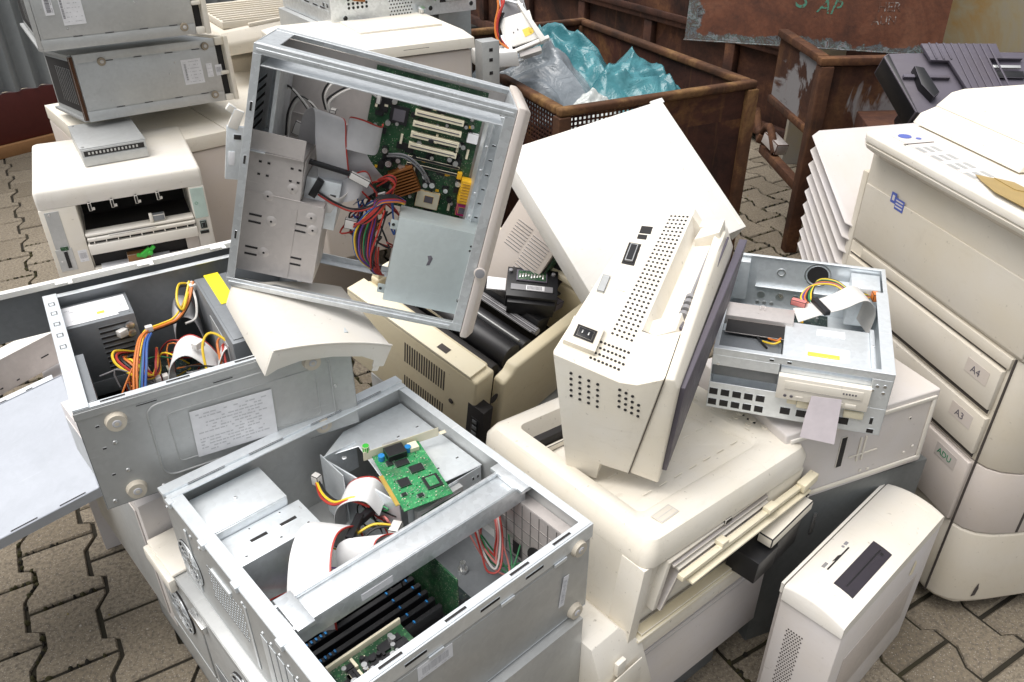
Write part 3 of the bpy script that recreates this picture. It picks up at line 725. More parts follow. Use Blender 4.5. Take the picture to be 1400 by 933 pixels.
# drive cage bottom left, power supply bottom right
b = MB(); z = .150
b.prism([(-.186, .026), (-.104, .028), (-.101, -.037), (-.062, -.041), (-.062, -.172), (-.186, -.172)], 2, z, z+.0016, 0)
b.prism([(-.188, .028), (-.104, .0295), (-.1035, .028), (-.188, .026)], 2, .03, z+.008, 0); b.bx(-.188, -.104, .0296, .060, z+.006, z+.0074, 0)
b.bx(-.1025, -.101, -.036, .027, .03, z-.0002, 0); b.bx(-.0635, -.062, -.172, -.042, .03, z-.0002, 0); b.bx(-.1, -.0637, -.0412, -.0398, .03, z-.0002, 0)
F = FT(0, 0, z+.0018)
slots(b, F, [-.168, -.155, -.12, -.108], [.012, -.008], .005, .004); slots(b, F, [-.165], [-.075, -.087, -.130, -.142], .020, .004); slots(b, F, [-.094], [-.075, -.086, -.133, -.144], .018, .004)
for x, y in ((-.140, -.080), (-.145, -.135), (-.075, -.08), (-.15, -.04), (-.08, -.06), (-.115, -.02)):
    b.cyl((x, y, z+.0016), 2, .009, .0014, 0, 16, r2=.005); b.cyl((x, y, z+.003), 2, .0022, .0005, 1, 8)
b.bx(-.186, -.1, -.0388, -.0372, z+.0017, z+.0026, 0); b.bx(-.104, -.1025, -.17, -.05, z+.0017, z+.0024, 0)
build('drive_cage', b, ['steelp', 'dark'], t, bevel=.0006, seg=1)
b = MB(); b.bx(-.100, -.045, -.085, -.005, .03, .12, 0); b.bx(-.098, -.05, -.0855, -.0851, .04, .11, 0); slots(b, FT(-.055, -.028, .1202), [0], [0], .010, .006)
build('floppy_drive', b, ['steelb', 'dark'], t, bevel=.001)
b = MB(); b.bx(.055, .186, -.176, -.028, .084, .148, 0)
for y in (-.045, -.160): b.bx(.043, .0548, y-.008, y+.008, .138, .1395, 0); b.cyl((.048, y, .1396), 2, .003, .0006, 1, 8)
for y in (-.05, -.058): b.cyl((.178, y, .148), 2, .0022, .0008, 1, 8)
b.prism([(.112, -.082), (.118, -.080), (.122, -.085), (.119, -.098), (.113, -.1), (.115, -.09)], 2, .148, .1484, 2)
screw(b, (.18, -.15, .148), 2, 1, .004, 1)
build('power_supply', b, ['steelt', 'dark', 'ink'], t, bevel=.002)
# mainboard with its parts
mb_ = chip_board('motherboard', t, -.028, .160, -.055, .172, .008, 'pcb', 77, 120)
b = MB()
for k in range(5):
    y = .133-.0187*k; b.bx(.047, .130, y-.0045, y+.0045, .0098, .022, 0); b.bx(.050, .127, y-.0012, y+.0012, .0221, .0225, 1)
for k in range(2): b.bx(.050, .14, .035-.012*k, .040-.012*k, .0098, .018, 2)
build_pieces('expansion_slot', b, ['slot', 'ink', 'black'], mb_, bevel=.0006, seg=1)
b = MB(); b.bx(.007, .037, .086, .116, .0098, .013, 0); b.bx(.012, .032, .091, .111, .0131, .0134, 1); b.bx(-.012, .002, .1, .14, .0098, .012, 0); b.bx(.01, .026, .125, .142, .0098, .012, 0); b.bx(.141, .16, .085, .102, .0098, .02, 2)
build_pieces('chip', b, ['black', 'ink', 'paper'], mb_, bevel=.0005, seg=1)
Hs = Matrix.Translation((.052, -.004, .0098)) @ Matrix.Rotation(R(32), 4, 'Z')
b = MB(); b.bx(-.022, .022, -.022, .022, 0, .006, 0, Hs)
for k in range(9): b.bx(-.022, .022, -.0215+.005*k, -.019+.005*k, .006, .026, 0, Hs)
build('heatsink', b, 'copper', mb_)
b = MB(); b.bx(.148, .166, -.016, .024, .0098, .040, 0)
for k in range(7): b.bx(.150, .164, -.012+.005*k, -.010+.005*k, .0401, .041, 1)
b.bx(.150, .168, -.040, -.018, .0098, .034, 2); b.bx(.153, .165, -.036, -.024, .0341, .035, 3); b.bx(.078, .118, -.045, -.015, .0098, .018, 4); b.bx(.092, .108, -.035, -.022, .0181, .019, 3)
b.bx(.139, .147, .02, .032, .0098, .022, 0)
build_pieces('port_socket', b, ['ychip', 'copper', 'magenta', 'ink', 'slot'], mb_, bevel=.0008, seg=1)
b = MB()
for x, y, rr, h in ((.02, .02, .007, .02), (.035, .028, .005, .016), (.085, .012, .006, .016), (.1, .0, .006, .018), (.125, -.005, .005, .015), (.09, .045, .004, .012), (.12, .05, .005, .014), (.01, .04, .006, .016), (.135, .11, .004, .012), (.142, .125, .004, .012), (.138, .075, .005, .01)):
    b.cyl((x, y, .0098), 2, rr, h, 0, 12); b.cyl((x, y, .0098+h), 2, rr*.8, .0004, 1, 12)
build_pieces('capacitor', b, ['black', 'chrome'], mb_)
# ribbons
b = MB(); b.ribbon([(-.105, .03, .05), (-.098, .082, .085), (-.082, .095, .105), (-.072, .055, .118), (-.062, .012, .112), (-.058, -.012, .102), (-.035, -.012, .112), (-.012, -.002, .11), (-.008, -.03, .09)],
         [(.05, .0, 0), (.05, .0, 0), (.048, -.006, 0), (.046, .006, .0), (.046, .01, .0), (.042, .03, .0), (.01, .048, 0), (.005, .045, 0), (.03, .03, 0)], m=0, edge=1)
build_pieces('ribbon_cable', b, ['ribbon', 'red'], t)
b = MB(); b.ribbon([(-.055, .055, .06), (-.052, .075, .11), (-.030, .078, .122), (-.003, .074, .112), (.0, .07, .06)], [(.008, .048, 0), (.006, .05, 0), (.004, .05, 0), (.002, .045, 0), (0, .04, 0)], m=0, edge=1)
b.ribbon([(-.045, .05, .09), (-.03, .03, .10), (-.01, .005, .08), (.0, -.01, .05)], [(.04, .02, 0)]*4, m=0)
build_pieces('ribbon_cable', b, ['ribbon', 'red'], t)
b = MB(); b.ribbon([(-.085, -.02, .10), (-.07, -.038, .118), (-.05, -.042, .12), (-.035, -.028, .11)], [(.01, .028, 0)]*4, m=0); build_pieces('ribbon_cable', b, ['wwhite'], t)
b = MB(); b.rb((-.062, .018, .122), (.075, .007, .01), (0, 0, -.08), 0); b.rb((-.082, -.018, .125), (.012, .03, .016), (0, 0, -.35), 0); b.rb((-.018, .012, .128), (.034, .012, .010), (0, 0, -.28), 1); b.rb((.022, -.012, .112), (.014, .012, .012), (0, 0, .5), 1); b.rb((-.02, -.070, .11), (.020, .016, .014), (0, 0, 0), 1); b.rb((-.08, .095, .07), (.01, .006, .02), (0, 0, 0), 1); b.rb((-.125, .045, .04), (.032, .022, .01), (0, 0, -.2), 1); b.rb((-.015, .125, .03), (.008, .02, .014), (0, 0, 0), 1)
build_pieces('cable_connector', b, ['black', 'wwhite'], t, bevel=.001)
W = []
rnd = random.Random(4)
rb_ = ['blue', 'yellow', 'orange', 'wblack', 'purple', 'purple', 'red', 'wblack', 'red', 'wgreen', 'wblack', 'wblack', 'purple', 'red', 'wblack', 'purple', 'red', 'wblack']
for k, c in enumerate(rb_):
    o = k*.0026; j = rnd.uniform(-.003, .003)
    W.append((c, [(.060, -.018+j, .10), (.045-o*.2, -.014+o*.25, .118+.002*(k % 3)), (.020-o*.2, -.022+o*.15, .125), (-.002+o*.5, -.048+j, .122), (-.012+o*.75, -.085, .118+.002*(k % 2)), (-.002+o*.6, -.122, .112), (.018+o*.5, -.140+j, .10), (.042, -.160+o*.4, .08)]))
for k, c in enumerate(('red', 'red', 'wblack', 'red')):
    W.append((c, [(.024+.003*k, -.012, .112), (.012+.003*k, -.035, .128), (-.004+.003*k, -.055, .132), (-.014, -.072+.002*k, .118)]))
    W.append((c, [(.026+.003*k, -.008, .112), (.038, .012+.003*k, .118), (.026, .020+.002*k, .115), (.010, .010, .10)]))
for k, c in enumerate(('red', 'wblack')):
    W.append((c, [(-.002, .008+.003*k, .128), (.012, -.005, .124), (.010, -.03+.004*k, .12), (-.02, -.045+.004*k, .12), (-.05, -.04+.004*k, .122), (-.078, -.028+.004*k, .126)]))
    W.append((c, [(.03+.004*k, -.03, .125), (.026+.004*k, -.07, .13), (.022+.004*k, -.11, .125), (.026+.003*k, -.14, .11)]))
rnd = random.Random(31)
for k in range(20):
    c = rnd.choice(('wblack', 'wblack', 'purple', 'red', 'red', 'blue', 'wblack', 'orange')); x, y = rnd.uniform(-.02, .04), rnd.uniform(-.10, -.01)
    W.append((c, [(x+rnd.uniform(-.025, .025), y+rnd.uniform(-.035, .035), rnd.uniform(.05, .115)) for q in range(4)]))
for k in range(6): W.append((rnd.choice(('purple', 'wblack', 'red')), [(.012+.004*k, -.10, .11), (.016+.004*k, -.13, .10+.002*k), (.03+.003*k, -.155, .09), (.05, -.165, .07)]))
wires('wire', t, W, .0016)
W = []
for (dx, pts) in ((0, [(-.174, .036, .05), (-.172, .085, .06), (-.158, .116, .07), (-.135, .105, .075), (-.112, .080, .07)]),
                  (1, [(-.150, .034, .05), (-.150, .075, .06), (-.138, .103, .065), (-.115, .098, .07), (-.098, .075, .07)]),
                  (2, [(-.092, .094, .07), (-.100, .118, .07), (-.088, .142, .065), (-.055, .150, .05), (-.018, .130, .03)]),
                  (3, [(-.088, .092, .07), (-.092, .110, .07), (-.070, .132, .06), (-.045, .138, .05), (-.016, .124, .03)])):
    W.append(('wblack', pts)); W.append(('wwhite', [(p[0]+.0045, p[1]-.002, p[2]+.001) for p in pts]))
W.append(('greyp', [(.018, .045, .06), (.045, .052, .07), (.075, .035, .06), (.095, .005, .03)])); W.append(('greyp', [(.016, .041, .06), (.044, .048, .07), (.072, .032, .06), (.09, .005, .03)]))
wires('wire', t, W, .0017)

# ================================================================== desktop case at the right
DP = mat4([[.9479, .3173, -.0269], [-.3178, .9481, -.0138], [.0211, .0216, .9995]], (.5726, 1.3653, .6308))
t = thing('desktop_computer', 'flat desktop computer without cover, with disc drive and a pink note hanging at its front', 'desktop computer', DP)
X, Y, H = .1518, .1975, .131
b = open_shell(.3036, .395, H-.0016, rim=.008, skip=('N',))
b.bx(X-.022, X, -Y, .09, H+.0004, H+.002); b.bx(-X, X, -Y, -Y+.011, H-.012, H+.0022); b.bx(-X, -X+.035, Y-.026, Y-.002, .03, H-.008)
b.bx(-X, -.035, -Y, -Y+.0016, H-.034, H-.0122); b.bx(-X, X, -Y, -Y+.0016, 0, .058); b.bx(.118, X, -Y, -Y+.0016, .058, H-.0122)
slots(b, FN(-.1, .038, -Y-.0001), [-.042, -.021, 0, .021, .042], [0, -.024], .016, .015); slots(b, FN(.0, .02, -Y-.0001), [-.012, .016, .088], [0], .018, .016); slots(b, FN(.133, .03, -Y-.0001), [0], [0], .006, .015); slots(b, FN(.13, .012, -Y-.0001), [.005], [-.004], .012, .010)
for x, z in ((.128, .105), (.14, .106), (.14, .092), (.122, .095), (-.14, .10)): b.cyl((x, -Y, z), 1, .0035, -.0008, 2, 10)
for x in (-.05, -.02): b.bx(x-.004, x+.004, -Y-.0012, -Y-.0002, H-.008, H-.003, 1)
# rear wall details
b.bx(-.10, X-.002, Y-.0032, Y-.0017, .06, H-.006); b.bx(-.10, X-.01, Y-.012, Y-.002, .058, .060)
b.cyl((.024, Y-.0034, .100), 1, .028, -.0012, 2, 24, inner=.024); b.cyl((-.05, Y-.0034, .095), 1, .010, -.001, 2, 16, inner=.006); b.cyl((.024, Y-.0034, .1), 1, .022, -.0008, 1, 20)
for x in (-.085, -.045, -.012, .02, .045): b.cyl((x, Y-.0018, .035), 1, .009, -.001, 2, 14)
for x in (-.09, -.075, -.06): b.cyl((x, Y-.0018, .015), 1, .005, -.001, 2, 12)
build('chassis', b, ['steelb', 'dark', 'chrome'], t, bevel=.0007, seg=1)
b = MB(); b.bx(.088, .143, .125, .19, .03, .118, 0); b.bx(.065, .0875, .15, .18, .05, .1, 0); b.bx(.088, .143, .1245, .1249, .09, .117, 0)
build('power_supply', b, 'steelb', t, bevel=.0012)
b = MB(); b.bx(-.032, .118, -Y+.0015, -.035, .075, .112, 0); b.bx(.1185, .126, -Y+.004, -.03, .07, .117, 0); screw(b, (.122, -.09, .117), 2, 1, .005, 1)
cdd = build('disc_drive', b, ['steelb', 'chrome'], t, bevel=.0015)
b = MB(); b.bx(-.0335, .1195, -Y-.013, -Y-.0005, .056, .103, 0); b.bx(-.022, .108, -Y-.0142, -Y-.0131, .077, .096, 0); b.bx(-.020, .106, -Y-.0145, -Y-.0143, .0785, .0795, 1)
for x in (-.018, -.007): b.cyl((x, -Y-.0131, .064), 1, .003, -.0012, 1, 10)
b.bx(.0, .012, -Y-.0142, -Y-.0131, .062, .066, 0)
for x in (.07, .092): b.bx(x-.009, x+.009, -Y-.0145, -Y-.0131, .06, .067, 0)
for k in range(5): b.bx(.075+.005*k, .078+.005*k, -Y-.0148, -Y-.0146, .086, .090, 2)
build('front_plate', b, ['ivory', 'ink', 'ink'], cdd, bevel=.0015)
sticker('drive_label', cdd, FT(.045, -.130, .1122), .075, .04, 4, seed=31); sticker('yellow_label', cdd, FT(.038, -.140, .1131), .055, .013, 1, mat='ylabel', seed=6); sticker('white_label', cdd, FT(.05, -.060, .1122), .05, .022, 3, seed=14)
b = MB(); b.bx(.005, .05, -Y-.006, -Y-.0002, .036, .05, 0); b.bx(-.012, .004, -Y-.004, -Y-.0002, .04, .05, 0); b.bx(.085, .118, -Y-.006, -Y-.0002, .032, .046, 0)
build_pieces('floppy_tray', b, 'slot', t, bevel=.001)
b = MB(); b.bx(-.150, -.034, -.19, -.08, .07, .1, 0); b.bx(-.146, -.04, -.184, -.1, .1, .103, 0); b.bx(-.042, -.036, -.186, -.165, .1, .112, 1)
build('hard_drive', b, ['steeld', 'chrome'], t, bevel=.001)
b = MB(); b.prism([(-.150, .118), (-.018, .118), (-.018, .112), (-.150, .112)], 1, -.050, .0, 0); b.bx(-.150, -.018, -.052, -.05, .098, .118, 0); b.bx(-.14, -.02, -.1, -.0522, .108, .11, 1); b.tube([(-.082, -.018, .1185), (-.082, -.012, .124), (-.074, -.012, .124), (-.074, -.018, .1185)], .0012, 2, 5, 3)
build('crossing_bracket', b, ['steelp', 'dark', 'steelg'], t, bevel=.0015)
b = MB(); b.ribbon([(-.015, -.005, .11), (.02, .012, .122), (.06, .045, .125), (.10, .085, .128), (.125, .095, .10), (.12, .09, .05)], [(.012, -.05, 0), (.016, -.05, 0), (.02, -.055, 0), (.025, -.055, 0), (.02, -.06, 0), (.02, -.06, 0)], m=0)
build_pieces('ribbon_cable', b, ['wwhite'], t)
wires('wire', t, [(c, [(.128, .128, .10), (.11, .11+d, .11), (.085, .10+d, .118), (.055, .115+d, .128), (.025, .11+d, .130), (.008+d*.5, .085, .125), (.002+d, .05, .122), (.01+d, .03, .12)]) for c, d in (('wblack', 0), ('wgreen', .004), ('yellow', .008), ('orange', -.004), ('purple', -.008), ('wblack', .011), ('yellow', -.011))]
      + [('orange', [(-.06, -.10, .108), (-.045, -.112, .113), (-.038, -.105, .115)]), ('yellow', [(-.07, -.11, .106), (-.05, -.12, .11), (-.038, -.112, .113)]), ('wblack', [(-.09, -.06, .10), (-.08, -.1, .108), (-.06, -.13, .105)])], .002)
b = MB(); b.rb((.028, .012, .128), (.012, .055, .01), (0, 0, .5), 0); b.rb((.134, .118, .108), (.012, .02, .016), (0, 0, .2), 1); b.rb((-.012, .025, .122), (.03, .012, .012), (0, 0, -.3), 2)
build_pieces('cable_connector', b, ['black', 'orange', 'pink'], t, bevel=.001)
chip_board('motherboard', t, -.145, .06, .0, .185, .006, 'pcbdark', 17, 40)
b = MB(); b.loft([[(x, -Y-.014-.002*k*k/6, .072-.0105*k+.0006*(x-.05)*10), ] for k in range(0) for x in (0,)] or [[(.026, -Y-.0155, .073), (.076, -Y-.0155, .0755), (.076, -Y-.015, .0755), (.026, -Y-.015, .073)], [(.022, -Y-.020, .03), (.078, -Y-.019, .03), (.078, -Y-.0185, .03), (.022, -Y-.0195, .03)], [(.020, -Y-.028, -.012), (.080, -Y-.024, -.018), (.080, -Y-.0235, -.018), (.020, -Y-.0275, -.012)]])
n_ = tag(build('paper_note', b, [plain('pinkish_paper', (.72, .66, .70), .7)]), 'pink paper note hanging over the front of the flat desktop computer', 'paper note', M4=DP)
# ================================================================== laser printer
LPm = mat4([[.7399, -.665, .1019], [.6609, .7468, .0748], [-.1258, .012, .992]], (.2275, 1.1389, .355))
t = thing('laser_printer', 'dusty ivory laser printer with open front tray, carrying the upturned fax machine on its top', 'laser printer', LPm)
X, Y, H = .236, .1974, .259
b = MB()   # body with a dished top: walls round a sloping paper tray
def rrect(x0, x1, y0, y1, r, z, n=5):
    P = []
    for cx, cy, a in ((x1-r, y0+r, -90), (x1-r, y1-r, 0), (x0+r, y1-r, 90), (x0+r, y0+r, 180)):
        for k in range(n): P.append((cx+r*math.cos(R(a+90*k/(n-1))), cy+r*math.sin(R(a+90*k/(n-1))), z))
    return P
def setz(ring, f): return [(x, y, f(x, y)) for x, y, z in ring]
top = lambda x, y: H-.0
b.loft([rrect(-X, X, -Y+.03, Y, .018, 0), rrect(-X, X, -Y+.03, Y, .018, .03), rrect(-X, X, -Y+.012, Y, .02, .10), rrect(-X, X, -Y+.012, Y, .022, H-.05)], 0, caps=True)
outer = rrect(-X, X, -Y, Y, .022, H-.0495); o2 = rrect(-X, X, -Y, Y, .022, H-.022); o3 = rrect(-X+.010, X-.010, -Y+.010, Y-.010, .02, H-.004); o3b = rrect(-X+.022, X-.02, -Y+.024, Y-.02, .018, H)
i1 = setz(rrect(-X+.048, X-.075, -Y+.062, Y-.04, .016, H), lambda x, y: H-.003)
i2 = setz(rrect(-X+.056, X-.078, -Y+.062, Y-.05, .014, 0), lambda x, y: H-.008-.045*max(0, (-.02-y)/.22+.55) if y > -.11 else H-.012)
def trayz(x, y): return H-.010-.038*min(1, max(0, (y+.10)/.22))
i2 = setz(rrect(-X+.056, X-.085, -Y+.070, Y-.055, .012, 0), trayz)
b.loft([outer, o2, o3, o3b, i1, i2], 0, caps=False)
b.loft([i2, [((x)*.02-.01, y*.02+.01, trayz(0, 0)) for x, y, z in i2]], 0, caps=False)
b.loft([outer, rrect(-X+.03, X-.03, -Y+.05, Y-.03, .02, H-.0496)], 0, caps=False)
build('body', b, ['ivory'], t, bevel=0, angle=40)
b = MB()   # raised ribs of the paper tray
for k in range(7):
    for j in range(3):
        x = -.13+.042*k; y = -.10+.075*j; b.rb((x, y, trayz(x, y)+.0005), (.022, .002, .002), (-.17, 0, .0), 0)
for k in range(5): b.bx(.17, .172, -.10+.04*k, -.088+.04*k, H-.001, H+.001, 0)
build('tray_ribs', b, 'ivory', t, bevel=.0006, seg=1)
b = MB(); b.rb((-.135, .118, H-.022), (.135, .016, .02), (.0, 0, .0), 0); b.rb((-.135, .105, H-.034), (.15, .006, .012), (0, 0, 0), 1); b.rb((-.09, .108, H-.022), (.012, .02, .02), (0, 0, 0), 1)
build('paper_exit', b, ['dark', 'ivory'], t, bevel=.001)
b = MB()
for k in range(6): b.cyl((.205+.004*math.sin(k), -.02-.014*k, H-.0008), 2, .0028, .0014, 0, 8)
for k in range(3): b.cyl((.205, -.02-.028*k-.035, H-.0012), 2, .007, .003, 1, 14)
for k in range(3): b.cyl((.186, -.03-.028*k, H-.0012), 2, .006, .0022, 1, 14)
build('control_buttons', b, ['dark', 'ivory'], t)
sticker('size_label', t, turned(FT(-.158, -.158, H+.0002), 3), .048, .022, 0, mat='beige', seed=1)
b = MB(); F = turned(FT(-.158, -.158, H+.001), 3)
b.bx(-.022, .022, .009, .0096, 0, .0003, 0, F); b.bx(-.022, .022, -.0096, -.009, 0, .0003, 0, F); b.bx(-.022, -.0214, -.009, .009, 0, .0003, 0, F); b.bx(.0214, .022, -.009, .009, 0, .0003, 0, F); b.bx(-.02, .02, -.0003, .0003, 0, .0003, 0, F)
build('size_mark', b, 'greyink', t)
# side panel edge, front post, vents
b = MB(); b.bx(-X-.0012, -X+.02, -Y+.004, -Y+.05, .04, H-.051, 0); b.bx(-X-.001, -X+.028, -Y+.004, -Y+.045, .0, .0395, 0)
slots(b, FL(-.125, .022, -X-.0014), rng(-.03, .03, 8), [0.008, -.004], .0055, .007, 1); slots(b, FL(-.182, .022, -X-.0014), rng(-.006, .006, 3), [0.006, -.006], .003, .009, 1)
b.bx(.115, X, -Y+.002, -Y+.06, .10, H-.051, 0)
build_pieces('side_post', b, ['ivory', 'dark'], t, bevel=.006, seg=3)
b = MB(); b.bx(-X+.022, .1148, -Y+.0305, -Y+.06, .045, H-.051, 1); b.bx(.1152, X, -Y+.03, -Y+.06, .045, .099, 1); b.bx(-X+.0282, X, -Y+.002, -Y+.05, .0, .044, 0); b.bx(-X+.02, X-.08, -Y-.004, -Y+.02, .044, .05, 2)
b.bx(-X+.03, X-.1, -Y+.0, -Y+.018, .0502, .056, 3)
build('front_opening', b, ['ivory', 'dark', 'cream', 'tan'], t, bevel=.001)
# torn-out paper guides hanging in the opening
b = MB()
for k in range(5):
    z = .202-.011*k; b.rb((-.035+.006*k, -Y+.004-.003*k, z), (.30-.012*k, .008, .0045), (.2, .0, .03), 1 if k % 2 else 0)
b.rb((-.186, -Y+.012, .155), (.010, .03, .10), (.0, .12, 0), 0); b.rb((-.16, -Y+.008, .14), (.008, .03, .09), (.0, .42, 0), 1)
for x, z in ((-.1, .165), (-.02, .205), (.04, .175)): b.rb((x, -Y+.004, z), (.020, .012, .010), (0, 0, 0), 2)
build('paper_guides', b, ['ivory', 'steelp', 'dark'], t, bevel=.001)
b = MB(); b.rb((.035, -Y-.014, .176), (.41, .012, .010), (0, .0, .03), 0); b.rb((.045, -Y-.020, .162), (.39, .016, .005), (0, .0, .03), 1); b.rb((.035, -Y-.012, .1685), (.37, .010, .003), (0, .0, .03), 2)
b.rb((.232, -Y-.012, .182), (.05, .018, .018), (0, -.15, .03), 1); b.rb((.10, -Y-.014, .184), (.03, .016, .010), (0, 0, .03), 1); b.rb((-.05, -Y-.014, .184), (.02, .016, .010), (0, 0, .03), 1)
b.cyl((.250, -Y-.010, .160), 1, .015, .014, 2, 16)
build('feed_bar', b, ['cream', 'cream', 'dark'], t, bevel=.0015)
b = MB(); b.rb((.085, -Y-.014, .078), (.07, .06, .05), (0, -.05, .05), 0); b.rb((.165, -Y-.012, .085), (.085, .05, .06), (0, -.1, .05), 0); b.rb((.235, -Y-.014, .085), (.012, .01, .13), (.0, .12, 0), 1); b.rb((.165, -Y-.022, .128), (.15, .03, .022), (0, -.1, .05), 1)
build('cartridge_door', b, ['black', 'ivory'], t, bevel=.002)

# ================================================================== fax machine tipped on its side
az, ti = R(20), R(9)
ax = Vector((math.sin(az)*math.cos(ti), math.cos(az)*math.cos(ti), math.sin(ti))); yr = Vector((math.cos(az), -math.sin(az), 0)); zu = yr.cross(ax)
FX = Matrix(((yr.x, ax.x, zu.x, .1415), (yr.y, ax.y, zu.y, 1.032), (yr.z, ax.z, zu.z, .615), (0, 0, 0, 1)))
t = thing('fax_machine', 'upturned ivory fax machine with perforated back and dark grey tray on its far side', 'fax machine', FX)
def lp(a, c, k): return [a[i]+(c[i]-a[i])*k for i in range(len(a))]
near = [(-.071, .270), (.033, .238), (.060, .240), (.099, .262), (.055, .034), (.006, .040), (0, 0), (-.053, .011)]
far = [(-.022, .300), (.070, .313), (.084, .292), (.112, .297), (.085, .08), (.05, .09), (.04, .06), (.0, .05)]
L = .385
def sect(k, ins=0): 
    P = [lp(a, c, k) for a, c in zip(near, far)]; cx = sum(p[0] for p in P)/8; cz = sum(p[1] for p in P)/8
    return [(p[0]+(cx-p[0])*ins, k*L, p[1]+(cz-p[1])*ins) for p in P]
def low(S): return [(x, y, z-(.045 if i in (2, 3) else 0)) for i, (x, y, z) in enumerate(S)]
b = MB(); b.loft([sect(0, .02), sect(.012)]+[sect(.26*k/6) for k in range(1, 7)]+[low(sect(.263+.682*k/16)) for k in range(17)]+[sect(.948), sect(.988), sect(1, .02)], 0)
body = build('body', b, ['ivory'], t, bevel=.003, seg=3)
near2 = [(.1002, .262), (.113, .262), (.121, .246), (.104, .024), (.0562, .034)]
far2 = [(.1132, .297), (.128, .288), (.143, .250), (.13, .06), (.0862, .08)]
def sect2(k, ins=0):
    P = [lp(a, c, k) for a, c in zip(near2, far2)]; return [(p[0]+(.07-p[0])*ins, k*L, p[1]+(.16-p[1])*ins) for p in P]
b = MB(); b.loft([sect2(.004, .01), sect2(.018), sect2(.985), sect2(1, .03)], 0)
build('cover', b, ['ivory'], t, bevel=.003, seg=3)
def onback(u, k):   # frame lying on the perforated back, u across, k along
    P = [lp(a, c, k) for a, c in zip(near, far)]; p = lp(P[0], P[1], u)
    Q = [lp(a, c, min(1, k+.05)) for a, c in zip(near, far)]; q = lp(Q[0], Q[1], u)
    return face_mat((p[0], k*L, p[1]), (P[1][0]-P[0][0], 0, P[1][1]-P[0][1]), (q[0]-p[0], .05*L, q[1]-p[1]))
b = MB()
for i in range(30):
    for j in range(5):
        F = onback(.62+.075*j, .20+.0255*i); c = F.translation; n = F.to_3x3() @ Vector((0, 0, 1)); b.cyl(c-n*.002, n, .0023, .0028, 0, 7)
for i in range(4):
    for j in range(8):
        F = onback(.50+.06*j+(.03 if i % 2 else 0), .05+.03*i); c = F.translation; n = F.to_3x3() @ Vector((0, 0, 1)); b.cyl(c-n*.002, n, .0024, .0028, 0, 7)
build('vent_holes', b, 'dark', t)
b = MB(); yy = -.0006
for (u0, z0) in ((-.042, .236), (.034, .222)):
    for i in range(4):
        for j in range(5 if u0 < 0 else 4):
            if u0 > 0 and i == 3 and j == 0: continue
            b.cyl((u0+(.014 if u0 < 0 else .010)*i, .001, z0-.012*j-.004*i), (0, -1, 0), .0025, .0022, 0, 9)
build('side_vents', b, 'dark', t)
F = onback(.28, .13); b = MB(); b.bx(-.027, .024, -.026, .026, -.004, .010, 0, F); b.bx(-.016, .016, -.013, .013, .0102, .0108, 1, F); b.bx(-.012, .012, -.009, .009, .0109, .0112, 2, F)
for d in (-.005, .005): b.bx(d-.001, d+.001, -.003, .003, .0113, .0135, 3, F)
build('power_inlet', b, ['ivory', 'dark', 'black', 'chrome'], t, bevel=.002)
F = onback(.28, .66); b = MB(); b.bx(-.011, .011, -.028, .028, -.002, .0006, 0, F); b.bx(-.007, .007, -.022, .022, .0007, .0045, 1, F); b.bx(-.005, .005, -.019, .019, .0046, .006, 2, F)
F2 = onback(.30, .83); b.bx(-.010, .010, -.010, .010, -.002, .0012, 0, F2)
F2 = onback(.30, .78); b.bx(-.008, .008, -.006, .006, -.002, .0012, 0, F2)
F2 = onback(.12, .44); b.bx(-.006, .006, -.02, .02, -.002, .004, 3, F2)
build_pieces('socket', b, ['dark', 'chrome', 'black', 'steelg'], t, bevel=.0005, seg=1)
sticker('rating_plate', t, turned(onback(.30, .50), 90), .055, .032, 6, mat='ivory', ink='greyink', seed=9)
b = MB()   # open paper slot: rollers, bars and guide
def rail(x0, z0, x1, z1, k0, k1, r, m): b.tube([(x0+(x1-x0)*0, k0*L, z0), ((x0+x1)/2, (k0+k1)/2*L, (z0+z1)/2), (x1, k1*L, z1)], r, m, 8, 2)
def pt(k, dx, dz): a = lp((.062, .235), (.098, .292), k); return (a[0]+dx, k*L, a[1]+dz)
b.loft([[pt(.28, -.02, -.022), pt(.28, .025, -.010), pt(.28, .025, -.02), pt(.28, -.02, -.03)], [pt(.93, -.02, -.022), pt(.93, .025, -.010), pt(.93, .025, -.02), pt(.93, -.02, -.03)]], 0)
b.tube([pt(.27, .030, .004), pt(.6, .030, .002), pt(.93, .030, 0)], .004, 0, 8, 1); b.tube([pt(.27, .018, -.006), pt(.6, .018, -.006), pt(.93, .018, -.006)], .0025, 1, 8, 1); b.tube([pt(.27, .040, -.006), pt(.93, .038, -.008)], .002, 2, 8, 1)
for k in (.40, .435, .47, .5): 
    p = Vector(pt(k, .020, -.002)); b.cyl(p, (0, 1, 0), .008, .008, 1, 12)
p = Vector(pt(.30, .022, .0)); b.cyl(p, (0, 1, 0), .013, .018, 2, 16)
for k in range(4): b.cyl(p+Vector((0, .003+.004*k, 0)), (0, 1, 0), .0138, .0015, 1, 16)
build('paper_feed', b, ['ivory', 'greyp', 'slate'], t, bevel=0)
b = MB(); b.loft([[pt(.27, -.026, -.012), pt(.27, .022, .018), pt(.27, .030, -.008), pt(.27, -.01, -.03)], [pt(.36, -.026, -.006), pt(.36, .022, .022), pt(.36, .03, -.004), pt(.36, -.01, -.03)]], 0)
b.loft([[pt(.88, -.016, -.006), pt(.88, .026, .016), pt(.88, .03, -.01), pt(.88, -.01, -.03)], [pt(.97, -.010, -.002), pt(.97, .026, .018), pt(.97, .03, -.006), pt(.97, -.01, -.03)]], 0)
build_pieces('paper_guide', b, 'ivory', t, bevel=.002)
b = MB()   # dark tray plate on the far side
